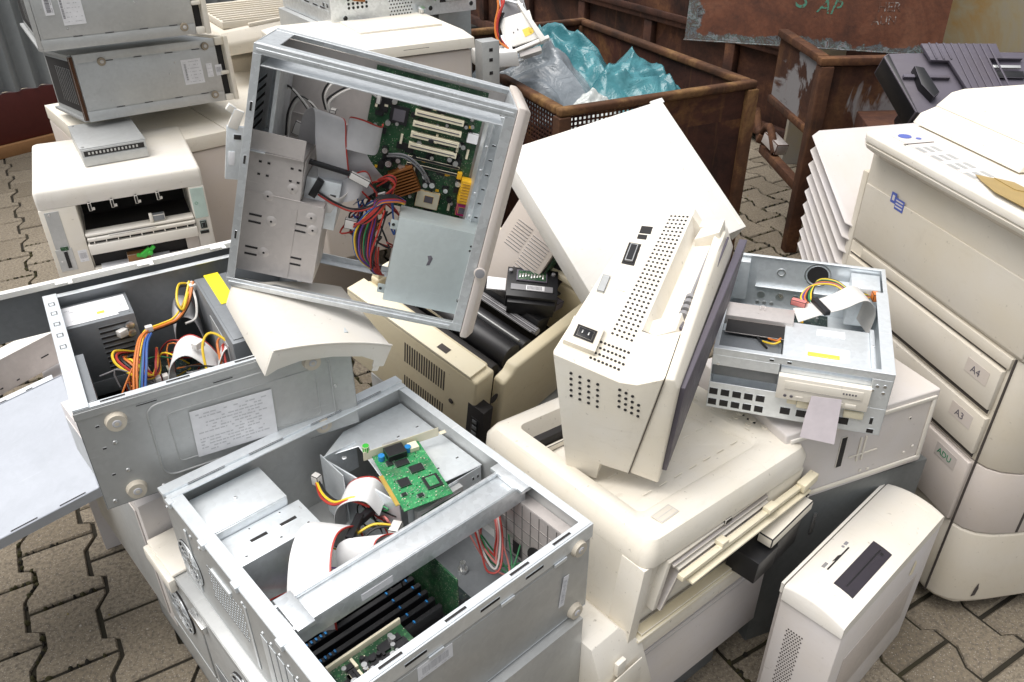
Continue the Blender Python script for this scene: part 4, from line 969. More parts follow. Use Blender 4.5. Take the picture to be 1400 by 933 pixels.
def sd(k, z, out): a = lp((.1195, .246), (.143, .252), k); c = lp((.103, .026), (.125, .07), k); p = lp(c, a, z); return (p[0]+out, k*L, p[1])
b.loft([[sd(.03, .97, .001), sd(.03, .97, .009), sd(.03, .10, .009), sd(.03, .10, .001)], [sd(1.06, .98, .006), sd(1.06, .98, .020), sd(1.06, .22, .020), sd(1.06, .22, .006)]], 0)
build('document_tray', b, 'slate', t, bevel=.0015)
b = MB(); b.loft([[(.1015, .06*L-.028, .028), (.1015, .06*L-.0275, .2), (.1045, .06*L-.027, .2), (.1045, .06*L-.028, .028)], [(.1015, .06*L-.024, .028), (.1015, .06*L-.024, .2), (.1045, .06*L-.024, .2), (.1045, .06*L-.024, .028)]], 0)
b = MB(); b.tube([(.0985, -.0004, .258), (.078, -.0004, .15), (.0556, -.0004, .036)], .0008, 0, 5, 1)
build('cover_seam', b, 'groove', t)

# ================================================================== yellowed inkjet printer, opened
BG = mat4([[.6483, -.7547, .1001], [.7547, .6198, -.2151], [.1003, .215, .9715]], (-.1149, 1.7588, .3816))
t = thing('open_printer', 'yellowed beige printer with its lid off, black rollers and a toner cartridge showing inside', 'printer', BG)
X, Y, H = .217, .2084, .2286
b = MB()
# left wall with broad ledge, front wall with a notch, right wall, back rim
b.bx(-X, -X+.06, -Y, Y, 0, H, 0); b.bx(-X+.0602, -X+.075, -Y+.03, Y, 0, H-.012, 0)
b.prism([(-X+.0602, 0), (X, 0), (X, H), (-.115, H), (-.128, H-.018), (-.150, H-.024), (-X+.0602, H-.026)], 1, -Y-.028, -Y+.004, 0)
b.bx(X-.02, X, -Y+.0042, Y-.03, 0, H-.02, 0)
b.bx(-X+.075, X, Y-.028, Y, 0, H, 0)
b.bx(-X+.076, X-.021, -Y+.005, Y-.029, .0, .06, 1)
build('body', b, ['tan', 'dark'], t, bevel=.009, seg=3)
b = MB(); b.bx(-X-.0002, -X+.052, -Y+.02, Y-.004, H+.0002, H+.007, 0); b.bx(-X+.012, -X+.03, -.105, -.075, H+.0072, H+.0078, 1); b.bx(X-.03, X+.006, -Y+.05, Y+.01, H+.0, H+.014, 0); b.bx(-X+.08, X+.004, Y-.024, Y-.002, H+.0002, H+.012, 0)
build('rim', b, ['cream', 'groove'], t, bevel=.003)
b = MB()
F = FL(-.052, .165, -X-.0002); slots(b, F, rng(-.062, .062, 17), [0], .0035, .062, 0); F = FL(-.052, .062, -X-.0002); slots(b, F, rng(-.062, .062, 17), [0], .0035, .05, 0)
build_pieces('vent_slots', b, 'groove', t, gap=.004)
b = MB(); b.bx(-X-.0012, -X+.03, -Y-.0292, -Y+.018, .0, .155, 0); b.bx(-X-.002, -X+.0, -Y-.02, -Y+.006, .04, .12, 1)
for k in range(4): b.bx(-X-.004, -X-.002, -Y-.016+.001*k, -Y+.0, .045+.02*k, .055+.02*k, 2)
b.cyl((-X-.0004, -.14, .118), 0, .007, -.002, 3, 14); b.cyl((-X+.03, -Y-.028, .182), 1, .013, -.001, 0, 16)
build('connector_bay', b, ['dark', 'black', 'steeld', 'groove'], t, bevel=.001)
b = MB(); b.cyl((-.105, -.165, .150), (0, 1, 0), .020, .34, 0, 18); b.cyl((-.050, -.170, .165), (0, 1, 0), .032, .35, 1, 22); b.cyl((.010, -.168, .150), (0, 1, 0), .022, .34, 1, 18); b.cyl((.050, -.168, .175), (0, 1, 0), .010, .34, 2, 12)
b.rb((.085, .01, .165), (.05, .33, .04), (0, .3, 0), 1); b.rb((.14, .01, .19), (.05, .33, .02), (0, .2, 0), 3); b.rb((-.078, .0, .172), (.006, .33, .006), (0, 0, .02), 4); b.rb((-.018, .0, .190), (.006, .33, .005), (0, 0, 0), 5); b.rb((.028, .0, .188), (.005, .33, .004), (0, 0, 0), 2)
for k in range(9): b.rb((.165, -.13+.033*k, .203), (.02, .012, .006), (0, .2, 0), 2 if k % 2 else 0)
b.rb((-.10, -.12, .1), (.05, .05, .1), (.2, .1, .4), 0); b.rb((-.06, -.155, .12), (.08, .03, .03), (.1, .3, .1), 0); b.rb((.10, .13, .20), (.05, .05, .006), (.1, .1, .4), 6)
build('roller_assembly', b, ['dark', 'black', 'greyp', 'slate', 'tan', 'steelg', 'paper'], t, bevel=.001)
# toner cartridge lying in it
Tm = Matrix.Translation((.118, -.085, .222)) @ Matrix.Rotation(R(-52), 4, 'Z') @ Matrix.Rotation(R(6), 4, 'X')
b = MB(); b.bx(-.062, .062, -.05, .045, -.02, .02, 0); b.bx(-.057, .057, -.062, -.0505, -.03, .01, 0); b.bx(-.040, .035, .0, .035, .0202, .024, 1); b.bx(-.036, .032, .003, .032, .0242, .0246, 2)
for k in range(9): b.bx(-.033+.007*k, -.029+.007*k, .008+.002*(k % 4), .02+.002*(k % 3), .0248, .0262, 3)
b.bx(-.052, .05, -.030, -.012, .0202, .0225, 4); b.bx(-.015, .03, -.029, -.013, .0227, .023, 5)
for k in range(12): b.bx(-.012+.003*k, -.0105+.003*k, -.027, -.015, .0232, .0234, 1)
b.cyl((-.055, .03, .02), 2, .005, .006, 4, 10); b.cyl((.05, .03, .02), 2, .005, .006, 4, 10)
b.bx(-.11, -.064, -.02, .02, .0, .004, 5)
t3 = tag(build('toner_cartridge', b, ['black', 'slate', 'pcb', 'chrome', 'greyp', 'paper'], None, bevel=.0015), 'black toner cartridge with a barcode strip lying in the yellowed open printer', 'toner cartridge', M4=BG @ Tm)

# ================================================================== small printer with drive on top
LQ = mat4([[.8943, -.4475, 0], [.4475, .8943, 0], [0, 0, 1]], (-1.1342, 2.227, .5055))
t = thing('inkjet_printer', 'white printer with wide open black front at the left below the stacked cases', 'printer', LQ)
X, Y, H = .2068, .2035, .2525
b = MB(); b.loft([rrect(-X, X, -Y+.002, Y, .008, H-.055), rrect(-X, X, -Y-.004, Y, .009, H-.034), rrect(-X, X, -Y-.004, Y, .010, H-.010), rrect(-X+.003, X-.003, -Y, Y-.003, .010, H-.003), rrect(-X+.008, X-.008, -Y+.006, Y-.008, .010, H)], 0)
build('top_cover', b, ['white'], t, angle=50)
b = MB(); b.bx(-X, -.118, -Y, Y, 0, H-.0555, 0); b.bx(.165, X, -Y, Y, 0, H-.0555, 0); b.bx(-.1178, .1648, -.02, Y, 0, H-.0555, 1); b.bx(-.1178, .1648, -Y+.02, -.0202, .0, .10, 1); b.bx(-.1178, .1648, -Y, -Y+.018, 0, .012, 0)
build('body', b, ['white', 'dark'], t, bevel=.003)
b = MB()
b.bx(-.116, .163, -Y-.008, -Y+.03, .108, .114, 0); b.bx(-.114, .164, -Y-.014, -Y+.02, .096, .104, 0); b.bx(-.06, .06, -Y-.0142, -Y-.008, .1042, .107, 1); b.bx(-.116, .165, -Y-.016, -Y+.01, .058, .086, 0); b.bx(-.112, .16, -Y-.010, -Y+.01, .087, .095, 2)
for k in range(9): b.bx(-.10+.03*k, -.0975+.03*k, -Y-.015, -Y, .087, .095, 0)
for x in (-.085, -.03, .03, .085): b.bx(x-.004, x+.004, -Y-.006, -Y+.006, H-.075, H-.052, 2); b.rb((x+.006, -Y+.002, H-.072), (.009, .006, .007), (0, 0, 0), 0)
b.bx(.050, .058, -Y-.004, -Y+.01, .114, .14, 0); b.bx(.058, .09, -Y+.0, -Y+.02, .116, .134, 3)
build('paper_feed', b, ['white', 'greyp', 'dark', 'steeld'], t, bevel=.0015)
b = MB(); b.bx(-X+.012, -X+.046, -Y-.0012, -Y+.01, .085, H-.062, 0); b.bx(-X+.010, -X+.05, -Y-.002, -Y+.01, .02, .084, 1); b.bx(-X+.028, -X+.038, -Y-.0045, -Y-.002, .028, .078, 2); b.bx(-X+.023, -X+.043, -Y-.004, -Y-.002, .08, .092, 3); b.cyl((-X+.022, -Y-.0012, H-.07), 1, .0035, -.001, 4, 10); b.cyl((-X+.018, -Y-.002, .05), 1, .003, -.001, 4, 10)
build('interface_card', b, ['steelg', 'steelg', 'dark', 'pcb', 'chrome'], t, bevel=.0008, seg=1)
b = MB(); b.bx(.168, X-.004, -Y-.0025, -Y+.008, .105, H-.06, 0); b.cyl((.178, -Y-.0026, .150), 1, .005, -.001, 1, 12, inner=.003); b.bx(.176, .194, -Y-.0035, -Y+.004, .072, .096, 2); b.bx(.180, .190, -Y-.0055, -Y-.0035, .076, .092, 3); b.bx(.172, .196, -Y-.002, -Y+.004, .056, .066, 2)
build('control_panel', b, ['mint', 'greenink', 'dark', 'black'], t, bevel=.0008, seg=1)
sticker('barcode_label', t, turned(FN(-.135, .055, -Y-.0004), 0), .022, .034, 5, True, seed=22)
b = MB(); b.bx(-.11, .13, -Y+.022, -Y+.16, .0, .013, 0); b.bx(-.10, .08, -Y-.02, -Y+.12, .0132, .0142, 1); b.bx(-.03, .03, -Y-.006, -Y+.05, .0144, .034, 2); b.bx(.13, .164, -Y+.004, -Y+.1, .0, .05, 3)
build('paper_tray', b, ['white', 'paper', 'wood', 'rose'], t, bevel=.001)
b = MB(); b.rb((.02, -Y-.012, .036), (.03, .012, .016), (0, -.5, .2)); b.rb((.036, -Y-.010, .044), (.02, .01, .01), (0, -.7, 0)); b.rb((.004, -Y-.01, .03), (.02, .01, .01), (0, .3, 0)); b.cyl((.03, -Y-.02, .034), 1, .007, .012, 0, 10)
build('green_clip', b, 'leaf', t, bevel=.002)
DV = mat4([[.8493, -.5278, 0], [.5278, .8493, 0], [0, 0, 1]], (-1.159, 2.273, .7590)) @ Matrix.Scale(1.117, 4)
t = thing('disc_drive', 'bare steel disc drive lying on top of the white printer with the black opening', 'disc drive', DV)
b = MB(); b.bx(-.0745, .0745, -.108, .108, .0, .041, 0); b.bx(-.076, .076, -.104, .109, .0412, .0432, 0); b.bx(-.070, .070, -.1086, -.1, .024, .038, 1)
b.bx(-.0735, .0735, -.1125, -.1088, .001, .023, 0)
for x, y in ((-.068, -.095), (.068, -.095), (-.066, .098), (.066, .098)): b.cyl((x, y, .0432), 2, .004, .0012, 2, 10)
build('housing', b, ['steelg', 'dark', 'chrome'], t, bevel=.0012)
b = MB()
for k in range(14): b.bx(-.06+.0085*k, -.056+.0085*k, -.1092, -.1086, .028, .034, 0)
build('contact_pins', b, 'steelg', t)
# ================================================================== office copier
CP = mat4([[.2251, .9743, 0], [-.9743, .2251, 0], [0, 0, 1]], (1.1917, 1.6161, 0))
t = thing('office_copier', 'tall beige office copier with paper drawers marked A4, A3 and ADU', 'copier', CP)
def plan(ins=0, y1=.30):   # plan outline with the rounded front corner
    P = [(-.277+ins, -.30+ins), (.272-ins, -.30+ins), (.293-ins, -.292+ins), (.312-ins, -.272+ins*.8), (.325-ins, -.240), (.333-ins, -.19), (.338-ins, -.10), (.342-ins, .06), (.346-ins, y1-ins), (-.277+ins, y1-ins)]
    return P
def slab(b, z0, z1, ins=0, m=0): b.prism(plan(ins), 2, z0, z1, m)
b = MB(); slab(b, .05, .262); b.prism(plan(.02), 2, .022, .0498, 1)
for x, y in ((-.2, -.2), (.25, -.15), (-.2, .2), (.3, .2)): b.cyl((x, y, 0), 2, .03, .0218, 2, 14)
build('base', b, ['beige', 'beige', 'dark'], t, bevel=.007, seg=3)
b = MB(); slab(b, .266, .432); b.prism(plan(.004), 2, .2622, .2658, 1); b.prism(plan(.004), 2, .4322, .4358, 1); build('duplex_section', b, ['rose', 'groove'], t, bevel=.003)
b = MB(); slab(b, .436, .688); b.prism(plan(.004), 2, .6882, .6918, 1); build('drawer_section', b, ['beige', 'groove'], t, bevel=.003)
b = MB(); b.prism([(-.277, -.30), (.285, -.30), (.312, -.275), (.33, -.2), (.338, -.1), (.346, .3), (-.277, .3)], 2, .692, .912); b.bx(-.27, .285, -.3045, -.3003, .698, .838, 0); build('upper_body', b, ['beige'], t, bevel=.006, seg=3)
# drawers: proud fronts with scooped handles
def drawer(name, x0, x1, z0, z1, mat='beige', scoop=True):
    b = MB(); d = -.3002
    b.bx(x0, x1, d-.012, d, z0+.016 if scoop else z0, z1, 0)
    if scoop: b.bx(x0, x0+.20, d-.012, d, z0, z0+.0158, 0); b.bx(x0+.2002, x1-.002, d-.003, d, z0, z0+.0156, 1)
    return build(name, b, [mat, 'groove'], t, bevel=.003)
d1 = drawer('drawer', -.262, .262, .548, .656); d2 = drawer('drawer', -.262, .266, .438, .544); 
d3 = drawer('drawer', -.262, .268, .272, .430, 'rose', False)
b = MB(); b.bx(-.225, .268, -.306, -.3003, .664, .688, 0); b.bx(-.27, .262, -.3025, -.3003, .657, .663, 1); build('side_flap', b, ['beige', 'groove'], t, bevel=.002)
for d, z, s_, mt in ((d1, .622, 'A4', 'ink'), (d2, .513, 'A3', 'ink'), (d3, .402, 'ADU', 'greenink')):
    F = FN(.205, z, -.3124)
    b = MB(); b.bx(-.028, .034, -.016, .016, 0, .0006, 0, F); build('label_plate', b, 'rose', d)
    text_mesh('lettering', s_, .022 if len(s_) < 3 else .020, mt, d, FN(.205, z-.002, -.3131))
b = MB(); F = FN(-.150, .838, -.3047); b.bx(-.026, -.008, -.008, .016, 0, .0005, 0, F); b.bx(-.008, .022, -.018, .008, 0, .0005, 0, F)
for k in range(3): b.bx(-.006, .018, .001-.007*k, .004-.007*k, .0006, .0008, 1, F)
b.bx(-.021, -.013, -.002, .01, .0006, .0008, 1, F); build('blue_sticker', b, ['blueink', 'lilac'], t)
b = MB(); b.bx(.30, .36, -.12, -.115, .14, .1405); b = MB(); b.cyl((.3385, -.07, .53), 0, .006, .004, 0, 10); build('lock_hole', b, 'dark', t)
b = MB(); F = face_mat((.3285, -.225, .085), (.2, .98, 0), (0, 0, 1)); b.prism([(-.004, -.016), (.004, -.012), (.006, .01), (.002, .026), (-.002, .008)], 2, .0, .0008, 0, F); build('scuff', b, 'groove', t)
b = MB(); b.bx(.2705, .2745, -.3022, -.2995, .05, .69, 0)
for z0, z1, qx, qy in ((.268, .430, .3325, -.19), (.438, .686, .3325, -.195)): b.rb((qx, qy, (z0+z1)/2), (.002, .006, z1-z0), (0, 0, -.12), 0)
build_pieces('door_seam', b, 'groove', t)
# control ledge
b = MB()
def led(ins, z, y1=.30): z += .027; return [(-.268+ins, -.338+ins, z), (-.255+ins, -.346+ins, z), (.40-ins, -.346+ins, z), (.42-ins, -.33+ins, z), (.42-ins, y1-ins, z), (-.268+ins, y1-ins, z)]
b.loft([led(.03, .8855), led(.004, .905), led(0, .915)], 1); b.loft([led(.003, .9155), led(.003, .919)], 2); b.loft([led(0, .9195), led(.0, .934), led(.006, .942), led(.016, .946)], 0)
cl = build('control_ledge', b, ['ivory', 'beige', 'groove'], t, bevel=.0015)
b = MB(); b.bx(-.205, .22, -.326, -.255, .9462, .9475, 0); b.bx(-.145, -.142, -.335, -.262, .9476, .9484, 1)
for i in range(5):
    for j in range(3): b.bx(-.12+.05*i, -.09+.05*i, -.325+.018*j, -.316+.018*j, .9476, .9482, 2)
b.cyl((-.19, -.30, .9476), 2, .014, .0012, 3, 16); b.cyl((-.17, -.28, .9476), 2, .006, .0012, 3, 12); b.bx(.135, .15, -.302, -.286, .9476, .949, 4)
b.xf(Matrix.Translation((0, 0, .027)))
for k in range(3): b.cyl((-.06+.02*k, -.272, .9476), 2, .005, .0016, 2, 12)
for k in range(16): b.bx(-.13+.018*k, -.122+.018*k, -.332, -.3305, .9464, .9466, 1)
build('button_panel', b, ['lilac', 'groove', 'steelg', 'blueink', 'dark'], t)
b = MB(); b.prism([(.135, -.325), (.16, -.305), (.19, -.285), (.40, -.29), (.40, -.352), (.22, -.352), (.165, -.337)], 2, .9492, .9506, 0); b.prism([(.16, -.305), (.19, -.285), (.25, -.287), (.22, -.31)], 2, .9508, .952, 0)
b.xf(Matrix.Translation((-.085, 0.01, .028)))
tag(build('packing_tape', b, ['brownpaper']), 'crumpled brown packing tape stuck on the control ledge of the copier', 'tape', M4=CP)
# document lid and feeder hump
b = MB()
def ld(x0, x1, y0, y1, z): return [(x0, y0, z), (x1, y0, z), (x1, y1, z), (x0, y1, z)]
b.loft([ld(-.268, .06, -.225, .29, .9500), ld(-.264, .06, -.215, .29, .972), ld(-.250, .06, -.188, .28, .990)], 0)
b.loft([ld(.0602, .42, -.195, .29, .9500), ld(.0602, .42, -.190, .29, .966), ld(.0602, .41, -.178, .28, .978)], 0)
b.bx(-.262, .415, -.18, .29, .9465, .9498, 1)
b.loft([ld(-.252, .072, -.190, .27, .9902), ld(-.244, .055, -.166, .26, 1.020), ld(-.232, .040, -.145, .25, 1.030)], 0)
b.loft([ld(.0735, .40, -.10, .27, .9782), ld(.075, .39, -.09, .25, 1.0)], 0)
b.xf(Matrix.Translation((0, 0, .027)))
build('document_feeder', b, ['ivory', 'groove'], t, bevel=.007, seg=3)
b = MB(); b.cyl((-.06, .12, 1.0715), 2, .05, .02, 0, 20); b.cyl((-.05, .13, 1.0916), 2, .035, .01, 1, 20); b.cyl((.0, .10, 1.0715), (0, 1, .3), .02, .05, 2, 14)
b.xf(Matrix.Translation((0.06, 0.02, -.015)))
build('feed_wheel', b, ['dark', 'black', 'chrome'], t, bevel=.003)

# sorter trays on its far side
s = thing('paper_sorter', 'stack of grey sorter trays fanned out at the side of the beige office copier', 'sorter', CP)
for k in range(9):
    z = .850-.036*k; b = MB(); x0 = -.520+.004*k
    b.loft([[(x0, -.29, z+.030), (x0+.012, -.315, z+.022), (-.300, -.315, z-.128), (-.285, -.295, z-.137), (-.285, .0, z-.137), (x0+.03, .02, z+.012), (x0, .0, z+.030)],
            [(x0, -.29, z+.0335), (x0+.012, -.315, z+.0255), (-.300, -.315, z-.1245), (-.285, -.295, z-.1335), (-.285, .0, z-.1335), (x0+.03, .02, z+.0155), (x0, .0, z+.0335)]], 0)
    build('sorter_tray', b, ['lilac'], s, bevel=.0008, seg=1)
b = MB(); b.bx(-.300, -.279, -.30, .20, .30, .86, 0); build('sorter_back', b, 'beige', s, bevel=.004)

# ================================================================== dark printer behind the copier
WP = Matrix(((.997, .062, -.05, 1.435), (-.08, .779, -.621, 2.756), (0, .623, .782, .851), (0, 0, 0, 1)))
t = thing('tray_printer', 'dark slate grey printer tray with ribbed cover standing behind the beige copier', 'printer', WP)
b = MB(); b.prism([(-.165, .085), (-.05, .09), (-.045, .098), (.30, .10), (.34, -.15), (-.09, -.15)], 2, -.05, -.012, 0); b.prism([(-.165, .085), (-.09, -.15), (-.10, -.15), (-.185, .07)], 2, -.10, -.008, 1); b.bx(-.09, .34, -.16, -.05, -.2, -.05, 1)
build('body', b, ['slate', 'black'], t, bevel=.004)
b = MB(); poly = [(-.067, .108), (.177, .113), (.19, .054), (.147, .053), (.168, -.05), (.20, -.15), (.10, -.15), (.057, -.054), (.018, .041), (-.041, .042)]; b.prism(poly, 2, .0, .012, 0)
for k in range(9):
    x = -.045+.024*k; y0 = .045 if k < 3 else -.15+(.02 if k < 5 else 0); xe = x+(.112-y0)*.28
    b.prism([(x, .110), (x+.006, .110), (xe+.006, y0), (xe, y0)], 2, .0122, .0155, 0)
build('ribbed_cover', b, ['slate'], t, bevel=.001)
b = MB(); b.bx(-.13, .02, -.02, -.008, -.012, .002, 0); b.prism([(-.10, .012), (-.07, .005), (-.03, -.09), (-.05, -.11), (-.085, -.06)], 2, -.012, .02, 1); b.bx(.15, .25, .022, .034, -.002, .004, 2); b.bx(.145, .26, -.012, .016, -.01, -.002, 1); b.bx(.14, .26, .06, .068, -.01, .004, 0)
build_pieces('tray_guide', b, ['slate', 'black', 'steelg'], t, bevel=.001)
ws = thing('tool_cupboard', 'dark cupboard carrying the dark slate printer behind the copier', 'cupboard', yawm(-8, (1.50, 2.85, 0)))
b = MB(); b.bx(-.19, .26, -.06, .34, 0, .60, 0); build('body', b, 'rustw', ws, bevel=.004)

# ================================================================== mesh crate with bags
CM = mat4([[.9011, -.4337, 0], [.4337, .9011, 0], [0, 0, 1]], (.2375, 3.1994, 0))
t = thing('steel_crate', 'large rusty open steel crate holding the plastic bags', 'crate', CM)
X, Y, H = .37, .583, .808
b = MB()
for sx in (-1, 1):
    for sy in (-1, 1): b.bx(sx*X-.0225, sx*X+.0225, sy*Y-.0225, sy*Y+.0225, 0, H-.0285, 0)
for sy in (-1, 1): b.bx(-X+.023, X-.023, sy*Y-.02, sy*Y+.02, .09, .13, 0)
for sx in (-1, 1): b.bx(sx*X-.02, sx*X+.02, -Y+.023, Y-.023, .09, .13, 0)
build('frame', b, 'rustc', t, bevel=.004)
b = MB(); w = .017
for sy in (-1, 1): b.bx(-X-w, X+w, sy*Y-w, sy*Y+w, H-.028, H, 0)
for sx in (-1, 1): b.bx(sx*X-w, sx*X+w, -Y+w+.0004, Y-w-.0004, H-.028, H-.0004, 0)
build('rim', b, 'rustc', t, bevel=.008, seg=3)
b = MB(); b.bx(-X+.023, X-.023, -Y-.002, -Y+.002, .13, H-.13, 0); b.bx(-X+.023, X-.023, Y-.002, Y+.002, .13, H-.029, 0); b.bx(X-.002, X+.002, -Y+.023, Y-.023, .13, H-.029, 0); b.bx(-X-.002, -X+.002, -Y+.023, Y-.023, .13, H-.16, 0); b.bx(-X, X, -Y, Y, .10, .108, 0)
build('side_sheets', b, 'rustcd', t)
b = MB()   # perforated band: crossing strips with gaps
b.bx(-X+.31, X-.023, -Y-.0018, -Y+.0014, H-.1305, H-.029, 0)
for k in range(20): x = -X+.025+k*(2*X-.05)/43; b.bx(x-.0035, x+.0035, -Y-.0015, -Y+.0012, H-.13, H-.029, 0)
for k in range(7): z = H-.125+.015*k; b.bx(-X+.023, -X+.3098, -Y-.0016, -Y+.0013, z-.003, z+.003, 0)
for k in range(60): y = -Y+.025+k*(2*Y-.05)/59; b.bx(-X-.0015, -X+.0012, y-.0035, y+.0035, H-.16, H-.029, 0)
for k in range(9): z = H-.155+.015*k; b.bx(-X-.0016, -X+.0013, -Y+.023, Y-.023, z-.003, z+.003, 0)
build('wire_mesh', b, 'rustcd', t)
b = MB(); b.bx(-X+.023, X-.023, -Y+.023, Y-.023, .11, .55, 0)
tag(build('scrap_fill', b, [rust('dim_scrap', (.01, .008, .008), (.03, .02, .018), (.08, .05, .04))]), 'dark scrap filling the lower part of the rusty crate under the bags', 'scrap', M4=CM); bpy.data.objects['scrap_fill']['kind'] = 'stuff'
def bagmat(name, a, c, tr=.25):
    m, nt, bs = new_mat(name); co = _coord(nt); n = _noise(nt, co, 9, 6, .6, .8)
    col = _ramp(nt, n.outputs[0], [(.3, a), (.7, c)]); nt.links.new(col.outputs[0], bs.inputs['Base Color']); bs.inputs['Roughness'].default_value = .2
    bs.inputs['Specular IOR Level'].default_value = .55
    n2 = _noise(nt, co, 14, 4, .6, 1.5); bp = nt.nodes.new('ShaderNodeBump'); bp.inputs['Strength'].default_value = .35; bp.inputs['Distance'].default_value = .02
    nt.links.new(n2.outputs[0], bp.inputs['Height']); nt.links.new(bp.outputs[0], bs.inputs['Normal']); return m
M['teal'] = bagmat('teal_plastic_film', (.02, .11, .135), (.065, .235, .265)); M['gbag'] = bagmat('grey_plastic_film', (.15, .18, .20), (.30, .33, .36)); M['pbag'] = bagmat('pale_plastic_film', (.42, .46, .45), (.60, .62, .60))
def bag(label, mat, rx, ry, rz, seed, loc, rot, peaks, folds=46, skirt=.55):
    o = build('plastic_bag', film(rx, ry, rz, seed, peaks, folds, skirt=skirt), mat, None, angle=180)
    return tag(o, label, 'plastic bag', 'plastic bags in the rusty crate', Matrix.Translation(loc) @ Matrix.Rotation(R(rot), 4, 'Z'))
bag('full grey plastic bag with creases lying nearest the drive with the yellow sticker', 'gbag', .26, .19, .14, 5, (.055, 2.98, .675), -28, [(-.5, .2, .18, .5), (.4, -.1, .3, .6)], 22, 1.0)
bag('crumpled teal plastic bag draped across the middle of the rusty crate', 'teal', .34, .15, .17, 9, (.21, 3.18, .69), -58, [(-.5, .0, .42, .55), (.1, .1, .30, .5), (.6, -.1, .2, .4)], 34, .6)
bag('teal plastic bag with a peaked corner beside the draped one in the rusty crate', 'teal', .20, .19, .16, 14, (.44, 2.99, .665), 10, [(.1, .45, .48, .42), (-.5, .0, .3, .5), (.5, -.2, .2, .4)], 34, .6)
bag('small pale plastic bag between the grey and the teal bag in the rusty crate', 'pbag', .13, .12, .10, 21, (.27, 2.83, .66), 10, [(.0, .0, .4, .5)], 30, .6)

# ================================================================== second steel bin behind the sorter
t = thing('steel_bin', 'dark rusty steel bin with corner post and grey flaked paint behind the sorter trays', 'bin', None)
A = Vector((1.19, 3.16, 0)); dL = Vector((-.14, .99, 0)).normalized(); dL = Vector((-.05, 1, 0)).normalized(); dR = Vector((1, .08, 0)).normalized()
def edge_frame(o, d): n = d.cross(Vector((0, 0, 1))); return Matrix(((d.x, n.x, 0, o.x), (d.y, n.y, 0, o.y), (0, 0, 1, o.z), (0, 0, 0, 1)))
FLm, FRm = edge_frame(A, dL), edge_frame(A, dR)
b = MB(); 
for q in (A, A+dR*1.2): b.rb((q.x, q.y, .388), (.052, .052, .776), (0, 0, .1))
build_pieces('corner_post', b, 'rust', t, bevel=.004)
b = MB(); b.bx(.03, .5, -.022, .022, .778, .808, 0, FLm); b.bx(-.03, 1.2, -.022, .022, .7782, .8078, 0, FRm); b.bx(.03, .5, -.02, .02, .26, .30, 0, FLm); b.bx(.03, .5, -.02, .02, .50, .53, 0, FLm); b.bx(.03, 1.2, -.02, .02, .50, .53, 0, FRm); b.bx(.03, 1.2, -.02, .02, .30, .34, 0, FRm)
build('rails', b, 'rust', t, bevel=.005)
b = MB(); b.bx(.03, .5, -.004, .004, .53, .772, 0, FLm); b.bx(.03, 1.2, -.004, .004, .34, .772, 0, FRm); b.bx(.03, .5, .30, .306, .26, .5, 0, FLm)
build_pieces('side_sheet', b, 'rustp', t)
b = MB(); b.tube([(1.17, 3.5, .31), (1.16, 3.6, .40), (1.15, 3.7, .34), (1.15, 3.8, .42)], .018, 0, 8, 4); b.rb((1.18, 3.55, .34), (.06, .12, .05), (.2, .1, .3), 1); b.rb((1.17, 3.72, .33), (.05, .16, .04), (.1, .3, -.2), 0)
tag(build('scrap_iron', b, ['rust', 'steelp'], None, bevel=.003), 'bent rusty scrap iron lying in the lower gap of the steel bin', 'scrap iron')

# ================================================================== long rusty container wall
t = thing('scrap_container', 'long dark rusty scrap container across the back of the yard', 'container', None)
O = Vector((1.86, 3.86, 0)); d = Vector((-.5, .86, 0)).normalized(); F = edge_frame(O, d); F = F @ Matrix.Scale(-1, 4, (0, 1, 0)) if False else F
b = MB(); b.bx(.15, 4.5, .0, 1.4, .05, 1.6, 0, F); build('walls', b, 'rustw', t, bevel=.01)
b = MB(); b.bx(.15, 4.5, -.06, -.001, .50, .56, 0, F); b.bx(.15, 4.5, -.075, -.0605, .535, .575, 0, F); b.bx(.15, 4.5, -.05, -.001, .05, .12, 0, F)
for k in range(6): b.bx(.35+.75*k, .43+.75*k, -.05, -.001, .1205, .4995, 0, F)
b.bx(.15, 4.5, -.03, -.001, .80, .86, 0, F)
build('ribs', b, 'rustw', t, bevel=.008)

